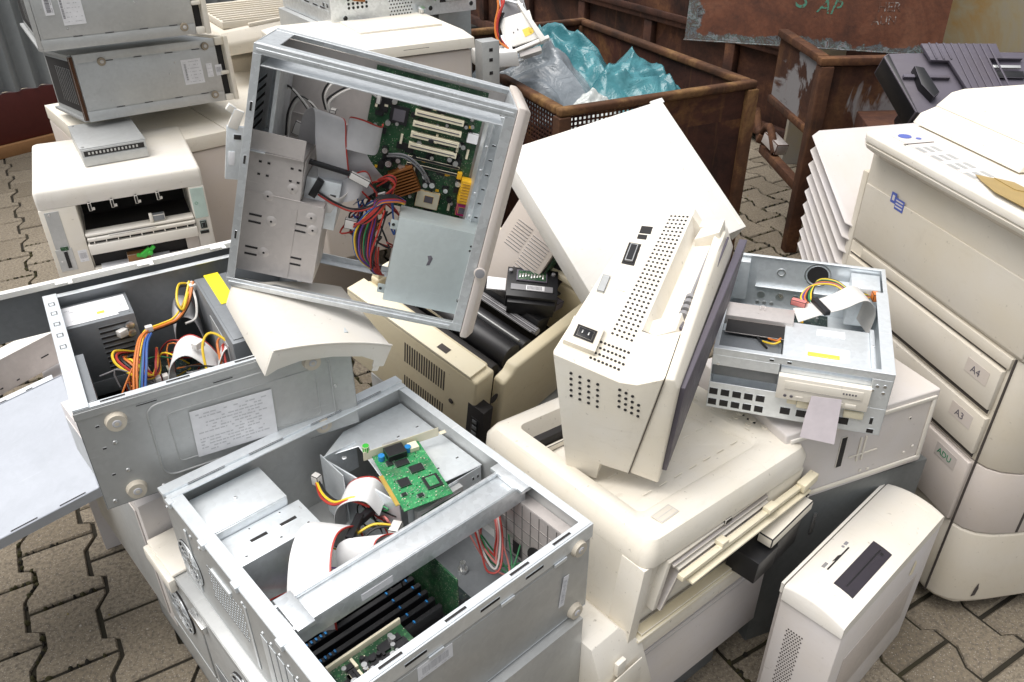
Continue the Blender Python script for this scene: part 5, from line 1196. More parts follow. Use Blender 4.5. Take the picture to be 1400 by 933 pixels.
# graffiti sheet and yellowed wall
def sheet_mat():
    """rusty sheet whose old blue-white paint survives, flaking, along its lower and left edges"""
    m, nt, b = new_mat('flaking_painted_rust'); co = nt.nodes.new('ShaderNodeTexCoord').outputs['Object']
    n = _noise(nt, co, 4, 9, .68, .5); c = _ramp(nt, n.outputs[0], [(.34, (.085, .036, .024)), (.52, (.19, .070, .038)), (.70, (.27, .115, .065))]).outputs[0]
    g = _noise(nt, co, 60, 5, .7); c = _mix(nt, _ramp(nt, g.outputs[0], [(.45, (0, 0, 0)), (.75, (.5, .5, .5))]).outputs[0], c, (.05, .026, .02))
    sx = nt.nodes.new('ShaderNodeSeparateXYZ'); nt.links.new(co, sx.inputs[0])
    wn = _noise(nt, co, 9, 6, .65, .6)
    def math_(op, a, c_=None):
        q = nt.nodes.new('ShaderNodeMath'); q.operation = op
        for i, v in enumerate((a, c_)):
            if v is None: continue
            if isinstance(v, (int, float)): q.inputs[i].default_value = v
            else: nt.links.new(v, q.inputs[i])
        return q.outputs[0]
    z1 = math_('SUBTRACT', .10, math_('ADD', sx.outputs['Z'], math_('MULTIPLY', wn.outputs[0], .13)))
    x1 = math_('SUBTRACT', -.43, math_('ADD', sx.outputs['X'], math_('MULTIPLY', wn.outputs[0], .16)))
    mask = _ramp(nt, math_('MULTIPLY', math_('MAXIMUM', z1, x1), 14), [(.02, (0, 0, 0)), (.10, (1, 1, 1))]).outputs[0]
    pn = _noise(nt, co, 26, 6, .72, .8); pc = _ramp(nt, pn.outputs[0], [(.36, (.06, .035, .026)), (.44, (.17, .21, .23)), (.50, (.11, .055, .035)), (.55, (.13, .19, .18)), (.60, (.30, .31, .33)), (.68, (.14, .06, .035))]).outputs[0]
    c = _mix(nt, mask, c, pc)
    sc = _noise(nt, co, 15, 7, .75, 1.2); c = _mix(nt, _ramp(nt, sc.outputs[0], [(.68, (0, 0, 0)), (.72, (.6, .6, .6))]).outputs[0], c, (.26, .22, .20))
    nt.links.new(c, b.inputs['Base Color']); b.inputs['Roughness'].default_value = .6
    bp = nt.nodes.new('ShaderNodeBump'); bp.inputs['Strength'].default_value = .4; bp.inputs['Distance'].default_value = .004; nt.links.new(pn.outputs[0], bp.inputs['Height']); nt.links.new(bp.outputs[0], b.inputs['Normal'])
    return m
def worn_paint(name, col, keep):
    """brushed-on paint, mostly worn through to the rust"""
    m, nt, b = new_mat(name); co = nt.nodes.new('ShaderNodeTexCoord').outputs['Object']
    n = _noise(nt, co, 55, 5, .7, .8); c = _mix(nt, _ramp(nt, n.outputs[0], [(keep-.04, (0, 0, 0)), (keep+.04, (1, 1, 1))]).outputs[0], col, (.11, .045, .026))
    nt.links.new(c, b.inputs['Base Color']); b.inputs['Roughness'].default_value = .75; return m
SM = Matrix.Translation((1.335, 3.74, .715)) @ Matrix.Rotation(R(-2.4), 4, 'Z') @ Matrix.Rotation(R(3.0), 4, 'Y') @ Matrix.Rotation(R(-10), 4, 'X')
t = thing('steel_sheet', 'orange rust steel sheet with green and white scrawled writing leaning on the bin', 'steel sheet', SM)
b = MB(); b.bx(-.57, .56, -.004, .004, 0, .95, 0); b.bx(-.575, .565, -.03, .004, -.006, -.0002, 0); build('plate', b, [sheet_mat()], t, bevel=.003)
M['grafg'] = worn_paint('worn_green_paint', (.07, .22, .15), .53); M['grafw'] = worn_paint('worn_white_paint', (.32, .29, .27), .46)
text_mesh('lettering', 'S', .13, 'grafg', t, FN(-.085, .195, -.0052), shear=-.1); text_mesh('lettering', 'AP', .085, 'grafg', t, FN(.035, .165, -.0052) @ Matrix.Rotation(R(-4), 4, 'Z'), shear=.2); text_mesh('lettering', 'HER', .055, 'grafw', t, FN(.295, .180, -.0052) @ Matrix.Rotation(R(3), 4, 'Z')); text_mesh('lettering', 'AUN', .05, 'grafw', t, FN(.285, .125, -.0052) @ Matrix.Rotation(R(5), 4, 'Z'))
m, nt, bs = new_mat('stained_pale_wall'); co = _coord(nt); n = _noise(nt, co, 2.2, 7, .62, .6)
nt.links.new(_ramp(nt, n.outputs[0], [(.40, (.36, .34, .31)), (.55, (.40, .34, .22)), (.68, (.42, .24, .06))]).outputs[0], bs.inputs['Base Color']); bs.inputs['Roughness'].default_value = .7; M['stain'] = m
b = MB(); b.bx(-.6, 1.6, 0, .05, 0, 2.0, 0); b.bx(.9, 1.0, -.03, -.001, 0, 2.0, 0)
tag(build('yard_wall', b, ['stain'], None, bevel=.006), 'pale yard wall with yellow rust stains at the right behind the orange rust sheet', 'wall', M4=yawm(-6, (2.05, 4.15, 0)))

# ================================================================== corrugated wall at the left
Wf = edge_frame(Vector((-2.72, 4.44, 0)), Vector((.64, .77, 0)).normalized())
t = thing('corrugated_wall', 'corrugated grey metal wall with maroon lower panel at the far left', 'wall', Wf)
b = MB(); P = []; n = 180
for k in range(n+1): x = -1.6+3.2*k/n; P.append((x, .028*math.sin(x*2*math.pi/.10)))
b.loft([[(x, y, .325) for x, y in P]+[(x, y+.004, .325) for x, y in P[::-1]], [(x, y, 1.8) for x, y in P]+[(x, y+.004, 1.8) for x, y in P[::-1]]], 0); build('corrugated_sheet', b, 'corr', t, angle=60)
b = MB()
b.bx(-1.6, 1.6, -.02, .02, .066, .322, 0)
for k in range(16): b.bx(-1.6+.2*k, -1.585+.2*k, -.026, -.0202, .066, .322, 0)
build('base_panel', b, 'maroon', t, bevel=.004)
b = MB(); b.bx(-1.6, 1.6, -.05, .045, 0, .064, 0); build('timber_sill', b, 'wood', t, bevel=.004)
# ================================================================== rear left stack of cases
def closed_case(name, label, M4, dx, dy, dz, group, face):
    t = thing(name, label, 'computer case', M4, group); face(t, dx/2, dy/2, dz); return t
PB = mat4([[.7797, -.623, -.0622], [.6258, .7721, .1109], [-.0211, -.1254, .9919]], (-1.1673, 2.6077, .7942))
PA = mat4([[.8332, -.553, 0], [.553, .8332, 0], [0, 0, 1]], (-1.174, 2.5293, 1.0371))
def rear_case(t, X, Y, H, stain, seed):
    b = MB(); b.bx(-X, X-.04, -Y, Y, 0, H, 0); b.bx(-X-.001, X-.041, -Y-.0018, -Y-.0002, .0, .028, 0); b.bx(-X+.006, X-.042, -Y-.0016, -Y-.0002, .032, H-.026, 0); b.bx(-X, X-.041, -Y-.0014, -Y-.0002, H-.022, H, 0)
    F = FN(0, 0, -Y-.0019); slots(b, F, [-.13, -.05, .04, .12], [.030, H-.024], .024, .003)
    # rear end: recess with vents
    b.bx(-X-.0012, -X-.0002, -Y+.02, Y-.02, .02, H-.02, 1); slots(b, FL(-.03, .09, -X-.0013), rng(-.1, .1, 9), [0], .012, .10)
    b.bx(-X-.012, -X-.0014, -Y, -Y+.014, .004, H-.004, 2 if stain else 0); b.bx(-X-.012, -X-.0014, -Y+.0142, Y, .0, .008, 0); b.bx(-X-.012, -X-.0014, -Y+.0142, Y, H-.008, H, 0)
    for p in ((-.15, .05), (.03, .10), (.05, .13)): screw(b, (p[0], -Y-.0016, p[1]), 1, -1, .003, 3)
    build('cover', b, ['steelg', 'dark', 'rustc', 'chrome'], t, bevel=.0012)
    b = MB(); b.bx(X-.014, X, -Y-.012, Y, -.002, H+.004, 0); b.bx(X-.0398, X-.0142, -Y+.01, Y, .004, H-.004, 1); b.bx(X-.0398, X-.0142, -Y-.008, -Y+.0098, H*.42, H*.48, 0); b.bx(X-.0398, X-.0142, -Y-.006, -Y+.0098, H-.02, H+.003, 0); b.bx(X-.0398, X-.0142, -Y-.006, -Y+.0098, -.001, .018, 0)
    build('front_bezel', b, ['ivory', 'dark'], t, bevel=.003)
    for x, z in ((-.150, .158), (.150, .165), (.150, .022)): foot(t, (x*X/.2215, -Y-.0016, z*H/.1833), 1, -1, .012, 'footd', .006)
tb = closed_case('computer_case', 'dull grey computer case with rust brown edge, lower of the two stacked cases', PB, .443, .4008, .1833, 'grey cases stacked at the rear left', lambda t, X, Y, H: rear_case(t, X, Y, H, True, 1))
sticker('paper_label', tb, turned(FN(.098, .098, -.2025), 0), .060, .072, 7, False, seed=12); sticker('paper_label', tb, turned(FN(.098, .098, -.2033) @ Matrix.Translation((-.02, 0, 0)), 90), .06, .012, 0, True, seed=13, mat='paper', ink='ink'); sticker('small_label', tb, FN(.150, .095, -.2025), .018, .04, 4, seed=14); sticker('small_label', tb, FN(.178, .092, -.2025), .02, .032, 1, True, seed=15)
ta = closed_case('computer_case', 'grey computer case with two white labels, upper of the two stacked cases', PA, .4404, .40, .1848, 'grey cases stacked at the rear left', lambda t, X, Y, H: rear_case(t, X, Y, H, False, 2))
sticker('paper_label', ta, turned(FN(-.128, .102, -.2025), 0), .055, .085, 7, False, seed=16); sticker('barcode_label', ta, turned(FN(-.150, .105, -.2034), 90), .075, .011, 0, True, seed=17, ink='ink'); sticker('barcode_label', ta, turned(FN(-.182, .118, -.2025), 90), .06, .022, 1, True, seed=18, ink='ink'); sticker('serial_label', ta, turned(FN(.118, .15, -.2025), 90), .06, .014, 2, True, seed=19)
# beige machine under the stack
MM = yawm(39.5, (-1.1673, 2.6077, 0))
t = thing('large_printer', 'large warm grey printer with seamed top carrying the two stacked grey cases', 'printer', MM)
b = MB(); b.bx(-.235, .62, -.292, .35, 0, .705, 0); build('body', b, 'rose', t, bevel=.006, seg=3)
b = MB(); b.bx(-.236, .13, -.296, .352, .7085, .752, 0); b.bx(.133, .622, -.296, .352, .7085, .752, 0); b.bx(-.23, .61, -.286, .34, .7052, .7083, 1); build('top_cover', b, ['ivory', 'groove'], t, bevel=.010, seg=3)
# beige copier top behind
NM = yawm(33, (-.93, 3.24, 0))
t = thing('small_copier', 'tan copier with ribbed exit tray behind the stacked grey cases', 'copier', NM)
b = MB(); b.bx(-.02, .34, -.22, .3, 0, .885, 0); b.bx(-.24, -.022, .0, .3, 0, .80, 0); b.loft([[(-.24, -.22, .86), (.34, -.22, .886), (.34, .3, .886), (-.24, .3, .86)], [(-.25, -.23, .90), (.345, -.225, .94), (.345, .3, .94), (-.25, .3, .90)], [(-.23, -.20, .94), (.33, -.20, .985), (.33, .28, .985), (-.23, .28, .94)]], 0)
build('body', b, 'beige', t, bevel=.008, seg=3)
b = MB(); b.bx(-.21, .12, -.18, .2, .945, .968, 0)
for k in range(9): b.bx(-.205, .115, -.175+.04*k, -.165+.04*k, .9682, .974, 0)
b.rb((.05, -.195, .965), (.35, .012, .012), (0, -.07, 0), 0)
build('exit_tray', b, 'beige', t, bevel=.002)
b = MB()
for k in range(9): b.rb((-.13, -.10+.02*k, .60+.02*k), (.21, .18, .006), (.5, 0, 0), 0)
build('grille', b, 'dark', t)
b = MB(); b.tube([(.11, -.228, .93), (.118, -.222, .8), (.12, -.222, .5)], .003, 0, 6, 3); build('loose_cable', b, 'groove', t)

# ================================================================== chassis at the top, printer in front of it
OM = yawm(33.9, (-.553, 2.63, 1.02))
t = thing('open_computer_case', 'perforated grey computer chassis at the top edge with green parts inside', 'computer case', OM)
b = MB(); b.bx(0, .52, 0, .002, 0, .20, 0); b.bx(0, .002, .0022, .42, 0, .20, 0); b.bx(.0022, .52, .0022, .42, 0, .002, 0); b.bx(.518, .52, .0022, .42, .0022, .2, 0); b.bx(.0022, .5178, .418, .42, .0022, .2, 0)
b.bx(-.001, .0, .02, .40, .035, .045, 0)
dots(b, FN(.235, .052, -.0002), rng(-.036, .036, 8), rng(-.036, .036, 8), .0034, 1, True); dots(b, FN(.09, .062, -.0002), rng(-.03, .03, 5), rng(-.012, .012, 3), .005, 1)
for x in (.045, .345, .50): b.cyl((x, -.0002, .022), (0, -1, 0), .008, .0012, 1, 10)
slots(b, FL(.2, .10, -.0012), [-.13, -.06, .01, .08, .14], [.0, -.05], .04, .006); slots(b, FL(.2, .06, -.0012), [-.16, -.11, .15, .18], [0], .012, .012); slots(b, FN(.43, .06, -.0003), [0], [0], .1, .05)
build('chassis', b, ['steel', 'dark'], t, bevel=.0008, seg=1)
b = MB(); b.bx(.40, .48, -.012, -.0012, .038, .085, 0); b.rb((.34, -.014, .07), (.05, .02, .03), (.2, .4, .2), 1); b.rb((.365, -.018, .085), (.03, .012, .02), (.5, .2, .6), 1); b.cyl((.30, -.012, .005), (0, -.3, .6), .012, .03, 2, 12); b.rb((.09, -.01, .085), (.05, .02, .03), (.3, .2, .3), 3); b.rb((.06, -.012, .09), (.04, .02, .02), (.3, .5, .3), 1)
build_pieces('port_part', b, ['steelg', 'leaf', 'chrome', 'copper'], t, bevel=.001)
b = MB(); b.bx(.005, .515, .006, .415, .004, .006, 0); build('inner_board', b, 'pcbdark', t)
b = MB(); b.bx(-.02, .14, .10, .42, -.26, -.002, 0); b.bx(.14, .30, .12, .42, -.26, -.004, 1); b.bx(.30, .43, .12, .42, -.26, -.003, 2); b.bx(.43, .56, .10, .42, -.30, -.003, 0)
t2 = tag(build('metal_boxes', b, ['steelg', 'dark', 'greyp'], None, bevel=.003), 'dark grey metal box carrying the perforated chassis at the top edge', 'metal box', M4=OM)
b = MB(); b.tube([(.30, .06, -.005), (.33, .05, -.03), (.36, .06, -.01), (.38, .08, -.05)], .003, 0, 6, 4); b.bx(.28, .40, .08, .095, -.12, -.006, 1)
PP = yawm(28.9, (-.119, 2.504, 0))
t = thing('laser_printer', 'long pale beige laser printer behind the leaning open tower, below the perforated chassis', 'laser printer', PP)
b = MB(); b.bx(-.51, 0, 0, .40, .40, .985, 0); build('body', b, 'rose', t, bevel=.008, seg=3)
b = MB(); b.loft([[(-.52, -.008, .990), (.006, -.008, .990), (.006, .40, .990), (-.52, .40, .990)], [(-.52, -.004, 1.018), (.006, -.004, 1.018), (.006, .40, 1.018), (-.52, .40, 1.018)], [(-.48, .05, 1.034), (-.01, .04, 1.034), (-.01, .36, 1.034), (-.48, .36, 1.034)]], 0)
b.bx(-.30, -.04, .12, .3, 1.0342, 1.040, 0); b.bx(-.50, -.01, .004, .39, .9855, .9898, 1); b.bx(-.22, -.14, -.0058, -.0054, 1.004, 1.007, 1)
build('lid', b, ['ivory', 'groove'], t, bevel=.010, seg=3)
# bits beside the crate
b = MB(); b.bx(-.03, .03, -.02, .03, .60, .985, 0); slots(b, FN(0, .93, -.0202), [0], [0, -.04, .03], .014, .012)
tag(build('metal_bracket', b, ['steelg', 'dark'], None, bevel=.002), 'upright perforated metal bracket between the long beige printer and the rusty crate', 'bracket', M4=yawm(29, (-.075, 2.62, 0)))
b = MB(); b.loft([[(-.07, -.05, 0), (.07, -.05, .0), (.07, .05, 0), (-.07, .05, 0)], [(-.07, -.05, .05), (.06, -.05, .05), (.06, .05, .05), (-.07, .05, .05)]], 0)
tag(build('white_cover', b, ['offwhite'], None, bevel=.006), 'plain white plastic cover lying left of the drive with the yellow sticker', 'cover', M4=yawm(20, (-.055, 2.79, .87)))
DD = face_mat((-.008, 2.80, .905), (.102, .015, .028), (-.047, .07, .105))
t = thing('disc_drive', 'open white disc drive with yellow sticker and red cables on the rusty crate corner', 'disc drive', DD)
b = MB(); b.bx(-.005, .105, .015, .115, 0, .010, 0); b.prism([(.108, -.004), (.128, .0), (.104, .075), (.080, .152), (.070, .150), (.085, .09)], 2, -.01, .022, 0); b.rb((.055, .0, .006), (.17, .012, .022), (0, 0, .09), 0); b.bx(.03, .105, -.026, -.008, -.03, .006, 1); b.rb((-.01, -.03, -.02), (.10, .014, .02), (0, 0, .1), 2); b.bx(-.02, .02, -.025, -.010, -.04, .0, 3)
b.bx(.025, .085, .02, .09, -.028, -.002, 1)
build('frame', b, ['offwhite', 'lilac', 'steelb', 'dark'], t, bevel=.002)
b = MB(); b.rb((.076, .046, .0106), (.026, .026, .0008), (0, 0, .1), 0); b.cyl((.09, .046, .0102), 2, .010, .0008, 0, 14); build('yellow_sticker', b, 'ylabel', t)
b = MB(); b.bx(.03, .034, .055, .06, .0101, .0108, 0); b.bx(.046, .05, .06, .066, .0101, .0108, 0); b.bx(-.012, -.004, .01, .06, .002, .014, 1); b.bx(.0, .012, -.002, .03, .002, .012, 1); build('clips', b, ['ink', 'steel'], t)
wires('cable', t, [('red', [(.0, .012, .01), (-.02, .05, .015), (-.01, .10, .02), (.02, .15, .015), (.03, .20, .01)]), ('orange', [(.0, .010, .012), (-.026, .05, .018), (-.018, .10, .022), (.008, .15, .02), (.02, .21, .01)]), ('red', [(-.005, .02, .01), (-.02, .07, .02), (.0, .12, .03), (.03, .16, .02), (.045, .21, .0)]), ('wblack', [(.0, .01, .008), (-.018, .04, .016), (-.008, .09, .018), (.02, .13, .012)])], .004)
b = MB(); b.tube([(.03, .19, -.03), (.06, .165, -.01), (.09, .14, .0)], .005, 0, 8, 2); b.bx(.02, .10, .10, .2, -.05, -.03, 1)
build('slide_rail', b, ['steelb', 'greyp'], t, bevel=.001)

# ================================================================== white tower at the front right
TM = mat4([[.6787, .7344, 0], [-.7344, .6787, 0], [0, 0, 1]], (.6852, 1.1064, 0))
t = thing('computer_tower', 'white computer tower standing on end at the front right with its front panel facing up', 'computer tower', TM)
X, Y, H = .0639, .2019, .383
b = MB(); b.bx(-X+.006, X, -Y, Y, .0, H-.04, 0); build('cover', b, 'lilac', t, bevel=.003)
b = MB(); b.bx(-X, -X+.0055, -Y+.004, Y-.004, .0, H-.03, 0); b.bx(X+.0002, X+.0012, -Y+.05, Y-.05, .10, .24, 0); build('side_panel', b, 'steelp', t, bevel=.001)
b = MB(); dots(b, FN(-.018, .205, -Y-.0003), rng(-.014, .014, 6), rng(-.09, .075, 26), .0017, 0, True, 6); build('vent_holes', b, 'groove', t)
b = MB()   # moulded front, arched across at its ends
def arch(y, ins=0, n=9):
    P = []
    for k in range(n):
        x = -X+.008+(2*X-.008)*k/(n-1); u = (k/(n-1)-.42)/.58; P.append((x, y, H-.012+.016*(1-u*u)-ins))
    return P
rings = []
for y, ins in ((-Y-.004, .006), (-Y-.001, .0015), (-Y+.01, 0), (-.15, 0), (.19, 0), (Y-.004, .002), (Y+.003, .008)):
    top_ = arch(y, ins); rings.append(top_+[(X, y, H-.0395), (-X+.008, y, H-.0395)])
b.loft(rings, 0); b.bx(-X, -X+.0055, -Y, Y, H-.028, H-.004, 0)
fb = build('front_bezel', b, ['white'], t, bevel=0, angle=50)
def ztop(x): u = ((x+X-.008)/(2*X-.008)-.42)/.58; return H-.012+.016*(1-u*u)
def strip(b, x0, x1, y0, y1, h, m, n=6):
    b.loft([[(x0+(x1-x0)*k/n, y, ztop(x0+(x1-x0)*k/n)+h) for k in range(n+1)]+[(x0+(x1-x0)*(n-k)/n, y, ztop(x0+(x1-x0)*(n-k)/n)-.002) for k in range(n+1)] for y in (y0, y1)], m)
b = MB(); strip(b, .004, .043, -.142, .010, .0008, 0); strip(b, .022, .025, -.13, .0, .0014, 1); strip(b, .027, .033, -.012, -.004, .0016, 1)
build('drive_bay_cover', b, [plain('charcoal_plastic', (.035, .03, .04), .45), 'black'], fb, bevel=.0003, seg=1)
b = MB(); strip(b, -.0215, -.0185, -.120, -.040, .0006, 0); strip(b, -.026, -.014, -.10, -.062, .0007, 0) if False else None; b.prism([(-.024, -.095), (-.0185, -.08), (-.0185, -.06), (-.024, -.075)], 2, ztop(-.02)-.002, ztop(-.02)+.0007, 0)
b.cyl((-.029, -.045, ztop(-.029)), 2, .003, .0008, 1, 10); b.bx(-.032, -.026, -.120, -.105, ztop(-.03), ztop(-.03)+.001, 1); b.bx(-.032, -.026, -.038, -.028, ztop(-.03), ztop(-.03)+.001, 1)
build('floppy_slot', b, ['dark', 'greyp'], fb)
b = MB(); strip(b, .012, .040, .168, .176, .0006, 0); b.bx(-X+.010, -X+.0125, -Y+.03, Y-.012, H-.0085, H-.0068, 1); build('front_details', b, ['ivory', 'groove'], fb)
b = MB(); F = FR(.10, .30, X+.0013); b.prism([(-.01, -.02), (.008, -.03), (.012, .0), (.0, .015)], 2, 0, .0006, 0, F); build('scrape', b, 'cream', t)

# ================================================================== white cover leaning in the middle
PM = mat4([[.8375, -.4812, .2591], [.5388, .6477, -.5387], [.0914, .5907, .8017]], (.2464, 1.6909, .8507))
t = thing('case_cover', 'large blank white case cover propped up in the middle of the pile', 'case cover', PM)
X, Y, H = .219, .182, .031
b = MB(); b.bx(-X, X, -Y, Y, H-.002, H, 0); b.bx(X-.002, X, -Y, Y, -.03, H-.0022, 0); b.bx(-X, -X+.002, -Y, Y, -.02, H-.0022, 0); b.bx(-X+.0022, X-.0022, Y-.002, Y, .01, H-.0022, 0)
build('sheet', b, 'offwhite', t, bevel=.0018, seg=2)
b = MB(); [b.cyl((sx*(X-.012), sy*(Y-.012), H), 2, .003, .0006, 0, 10) for sx in (-1, 1) for sy in (-1, 1)]; b.bx(X-.014, X-.0125, -Y+.01, Y-.01, H+.0001, H+.0008, 0); b.bx(X-.05, X-.0485, Y-.11, Y-.012, H+.0001, H+.0006, 0); b.bx(X-.0485, X-.02, Y-.11, Y-.1085, H+.0001, H+.0006, 0); b.bx(X-.03, X+.006, Y-.006, Y+.006, H-.004, H-.0005, 0); build('pressed_line', b, 'offwhite', t)
# louvred grey tower with board in the gap
VM = face_mat((-.02, 1.80, .62), (.080, -.050, -.045), (.0, .30, .95))
t = thing('louvred_panel', 'warm grey louvred panel with green circuit board edge in the gap beside the white cover', 'panel', VM)
b = MB(); b.bx(-.06, .085, -.05, .30, -.06, 0, 0)
for k in range(12):
    b.rb((.045, .02+.0085*k, .0005), (.055, .0035, .002), (.5, 0, 0), 1); b.rb((-.012, .055+.0085*k, .0005), (.045, .0035, .002), (.5, 0, 0), 1) if k < 9 else None
b.cyl((-.02, .20, .0), 2, .03, .0012, 2, 20)
build('panel', b, ['rose', 'greyp', 'groove'], t, bevel=.002); b = MB(); b.bx(.0895, .094, -.05, .30, -.05, -.012, 0); b.bx(.094, .13, -.05, .2, -.1, -.05, 1); build('circuit_board', b, ['pcb', 'dark'], t)

# ================================================================== plastic front piece
BM = mat4([[.7286, -.5579, .3973], [.5962, .8022, .0332], [-.3372, .2127, .9171]], (-.3406, 1.1384, .8426))
t = thing('printer_lid', 'curved white plastic lid with an arched lip, wedged under the leaning tower', 'lid', BM)
X, Y, H = .1064, .0905, .038
b = MB(); n = 14; Tt = []; Bb = []
for k in range(n+1):
    x = -X+2*X*k/n; u = x/X; Tt.append((x, H-.004+.010*(1-u*u)))
prof = Tt+[(X, -.008), (X-.022, -.008), (X-.024, .006), (.055, .016), (0, .019), (-.055, .014), (-X+.018, .0), (-X+.004, -.012), (-X, -.012)]
b.prism(prof, 1, -Y, -Y+.004, 0)
b.loft([[(x, -Y+.0041, z) for x, z in Tt]+[(x, -Y+.0041, z-.003) for x, z in Tt[::-1]], [(x*.95-.005, Y-.01, z+.002) for x, z in Tt]+[(x*.95-.005, Y-.01, z-.001) for x, z in Tt[::-1]]], 0)
b.loft([[(-X, -Y+.0041, H-.0045), (-X+.003, -Y+.0041, H-.0045), (-X+.003, -Y+.0041, -.012), (-X, -Y+.0041, -.012)], [(-X*.95-.005, Y-.01, H-.003), (-X*.95-.002, Y-.01, H-.003), (-X*.95-.002, Y-.01, -.002), (-X*.95-.005, Y-.01, -.002)]], 0)
b.loft([[(X-.003, -Y+.0041, H-.0045), (X, -Y+.0041, H-.0045), (X, -Y+.0041, -.008), (X-.003, -Y+.0041, -.008)], [(X*.95-.008, Y-.01, H-.003), (X*.95-.005, Y-.01, H-.003), (X*.95-.005, Y-.01, -.002), (X*.95-.008, Y-.01, -.002)]], 0)
b.bx(X-.02, X-.008, -Y+.0005, -Y+.003, -.018, -.0082, 0); b.prism([(x, z+.0042) for x, z in Tt]+[(x, z+.0012) for x, z in Tt[::-1]], 1, -Y-.001, -Y+.003, 0)
build('shell', b, 'white', t, bevel=.0012, seg=2)

# ================================================================== plates at the left
QM = mat4([[.831, -.5434, -.1187], [.5104, .8298, -.2254], [.221, .1267, .967]], (-1.059, 1.2034, .4496))
t = thing('steel_plate', 'large flat pale steel plate with slotted edge leaning under the open grey case', 'steel plate', QM)
X, Y, H = .2084, .1836, .012
b = MB(); b.bx(-X-.1, X, -Y, Y, H-.0016, H, 0); b.bx(-X-.1, X, -Y-.0016, -Y, -.012, H, 0); b.bx(X, X+.0014, -Y, Y, -.008, H, 0); b.bx(-X-.1, X, Y, Y+.0016, -.004, H+.002, 0)
slots(b, FT(0, -Y+.0035, H+.0001), [.16, .07, -.02, -.11], [0], .05, .0045)
build('sheet', b, ['platepaint', 'dark'], t, bevel=.0006, seg=1)
b = MB(); b.bx(-X-.1, X-.02, Y+.0022, Y+.03, H-.01, H-.008, 0)
for k in range(7): b.bx(-.2+.055*k, -.185+.055*k, Y+.01, Y+.016, H-.0079, H-.006, 1)
build('folded_edge', b, ['steel', 'dark'], t, bevel=.0006, seg=1)
KM = face_mat((-1.115, 1.53, .47), (.475, .88, .0), (-.05, .06, 1))
t = thing('steel_channel', 'folded warm grey steel channel with white edge above the flat pale plate at the left', 'steel channel', KM)
b = MB(); b.bx(-.45, .10, 0, .075, -.002, 0, 0); b.bx(-.45, .10, .0752, .0765, -.05, .0008, 1); b.bx(-.45, .10, -.0015, -.0002, -.05, .0, 0)
for x in (-.02, -.06, -.16): b.bx(x-.004, x+.004, .01, .014, .0001, .0008, 2)
b.bx(.045, .065, .03, .034, .0001, .0008, 2)
build('sheet', b, ['steelp', 'offwhite', 'dark'], t, bevel=.0006, seg=1)
b = MB(); b.rb((0, 0, 0), (.24, .03, .014), (0, 0, 0), 0); b.rb((.02, -.02, -.016), (.22, .02, .012), (0, .03, 0), 1)
tag(build('plastic_strip', b, ['cream', 'wood'], None, bevel=.002), 'short cream plastic strip beside the folded steel channel at the left edge', 'plastic strip', M4=yawm(36, (-1.22, 1.62, .565)))
b = MB(); b.bx(0, .45, 0, .40, 0, .44, 0); b.bx(.02, .43, -.001, -.0002, .02, .4, 0)
tag(build('computer_tower', b, ['lilac'], None, bevel=.003), 'plain lilac grey computer tower standing on the paving under the open left case', 'computer tower', M4=yawm(33.5, (-1.026, 1.449, 0)))
b = MB(); b.rb((0, 0, 0), (.034, .012, .11), (0, 0, 0), 0); b.rb((.0, -.002, .07), (.02, .012, .04), (0, .3, 0), 1); b.rb((-.006, -.0065, -.01), (.014, .002, .03), (0, 0, 0), 2); b.rb((.004, -.0065, .035), (.016, .002, .012), (0, 0, 0), 3); b.rb((-.01, 0, .09), (.016, .014, .014), (0, .5, 0), 1)
tag(build('connector_bracket', b, ['steelb', 'white', 'paper', 'dark'], None, bevel=.002), 'small steel bracket with sockets sticking up left of the leaning tower', 'bracket', M4=Matrix.Translation((-.565, 1.60, .985)) @ Matrix.Rotation(R(20), 4, 'Z') @ Matrix.Rotation(R(12), 4, 'Y'))

# ================================================================== things that carry the pile
UM = mat4([[.9261, -.3766, -.0233], [.377, .9261, .0123], [.0169, -.0202, .9997]], (.6263, 1.3562, .4238))
t = thing('computer_tower', 'white computer tower lying on its side under the flat desktop computer', 'computer tower', UM)
X, Y, H = .1858, .14, .182
b = MB(); b.bx(-X, X, -Y, Y, 0, H, 0); build('cover', b, 'lilac', t, bevel=.004, seg=3)
b = MB(); y = -Y-.0002
for x0, x1, z0, z1 in ((-X+.01, X-.01, .012, .020), (-X+.01, X-.01, H-.02, H-.012), (X-.018, X-.01, .0202, H-.0202), (-X+.01, -X+.018, .0202, H-.0202)): b.bx(x0, x1, y-.004, y, z0, z1, 0)
b.bx(-.05, -.035, y-.002, y, .06, .135, 1); b.bx(-.02, .05, y-.003, y, .075, .078, 0); b.bx(.0, .004, y-.003, y, .06, .12, 0); b.bx(.012, .016, y-.003, y, .06, .12, 0)
for x, z in ((.12, .13), (.15, .05), (.02, .03), (.04, .028), (.13, .04)): b.bx(x-.003, x+.003, y-.002, y, z-.003, z+.003, 1 if x == .12 else 0)
build('front_bezel', b, ['white', 'dark'], t, bevel=.001)
b = MB(); b.bx(-.2, .18, -.14, .2, 0, .418, 0); b.bx(-.1, -.09, -.143, -.1402, .3, .36, 1); b.bx(.05, .06, -.143, -.1402, .2, .22, 1)
tag(build('computer_tower', b, ['darksteel', 'chrome'], None, bevel=.004), 'dark grey computer tower in the gap under the white tower lying on its side', 'computer tower', M4=yawm(21, (.66, 1.38, 0)))
gx = yawm(38, (.2275, 1.14, 0))
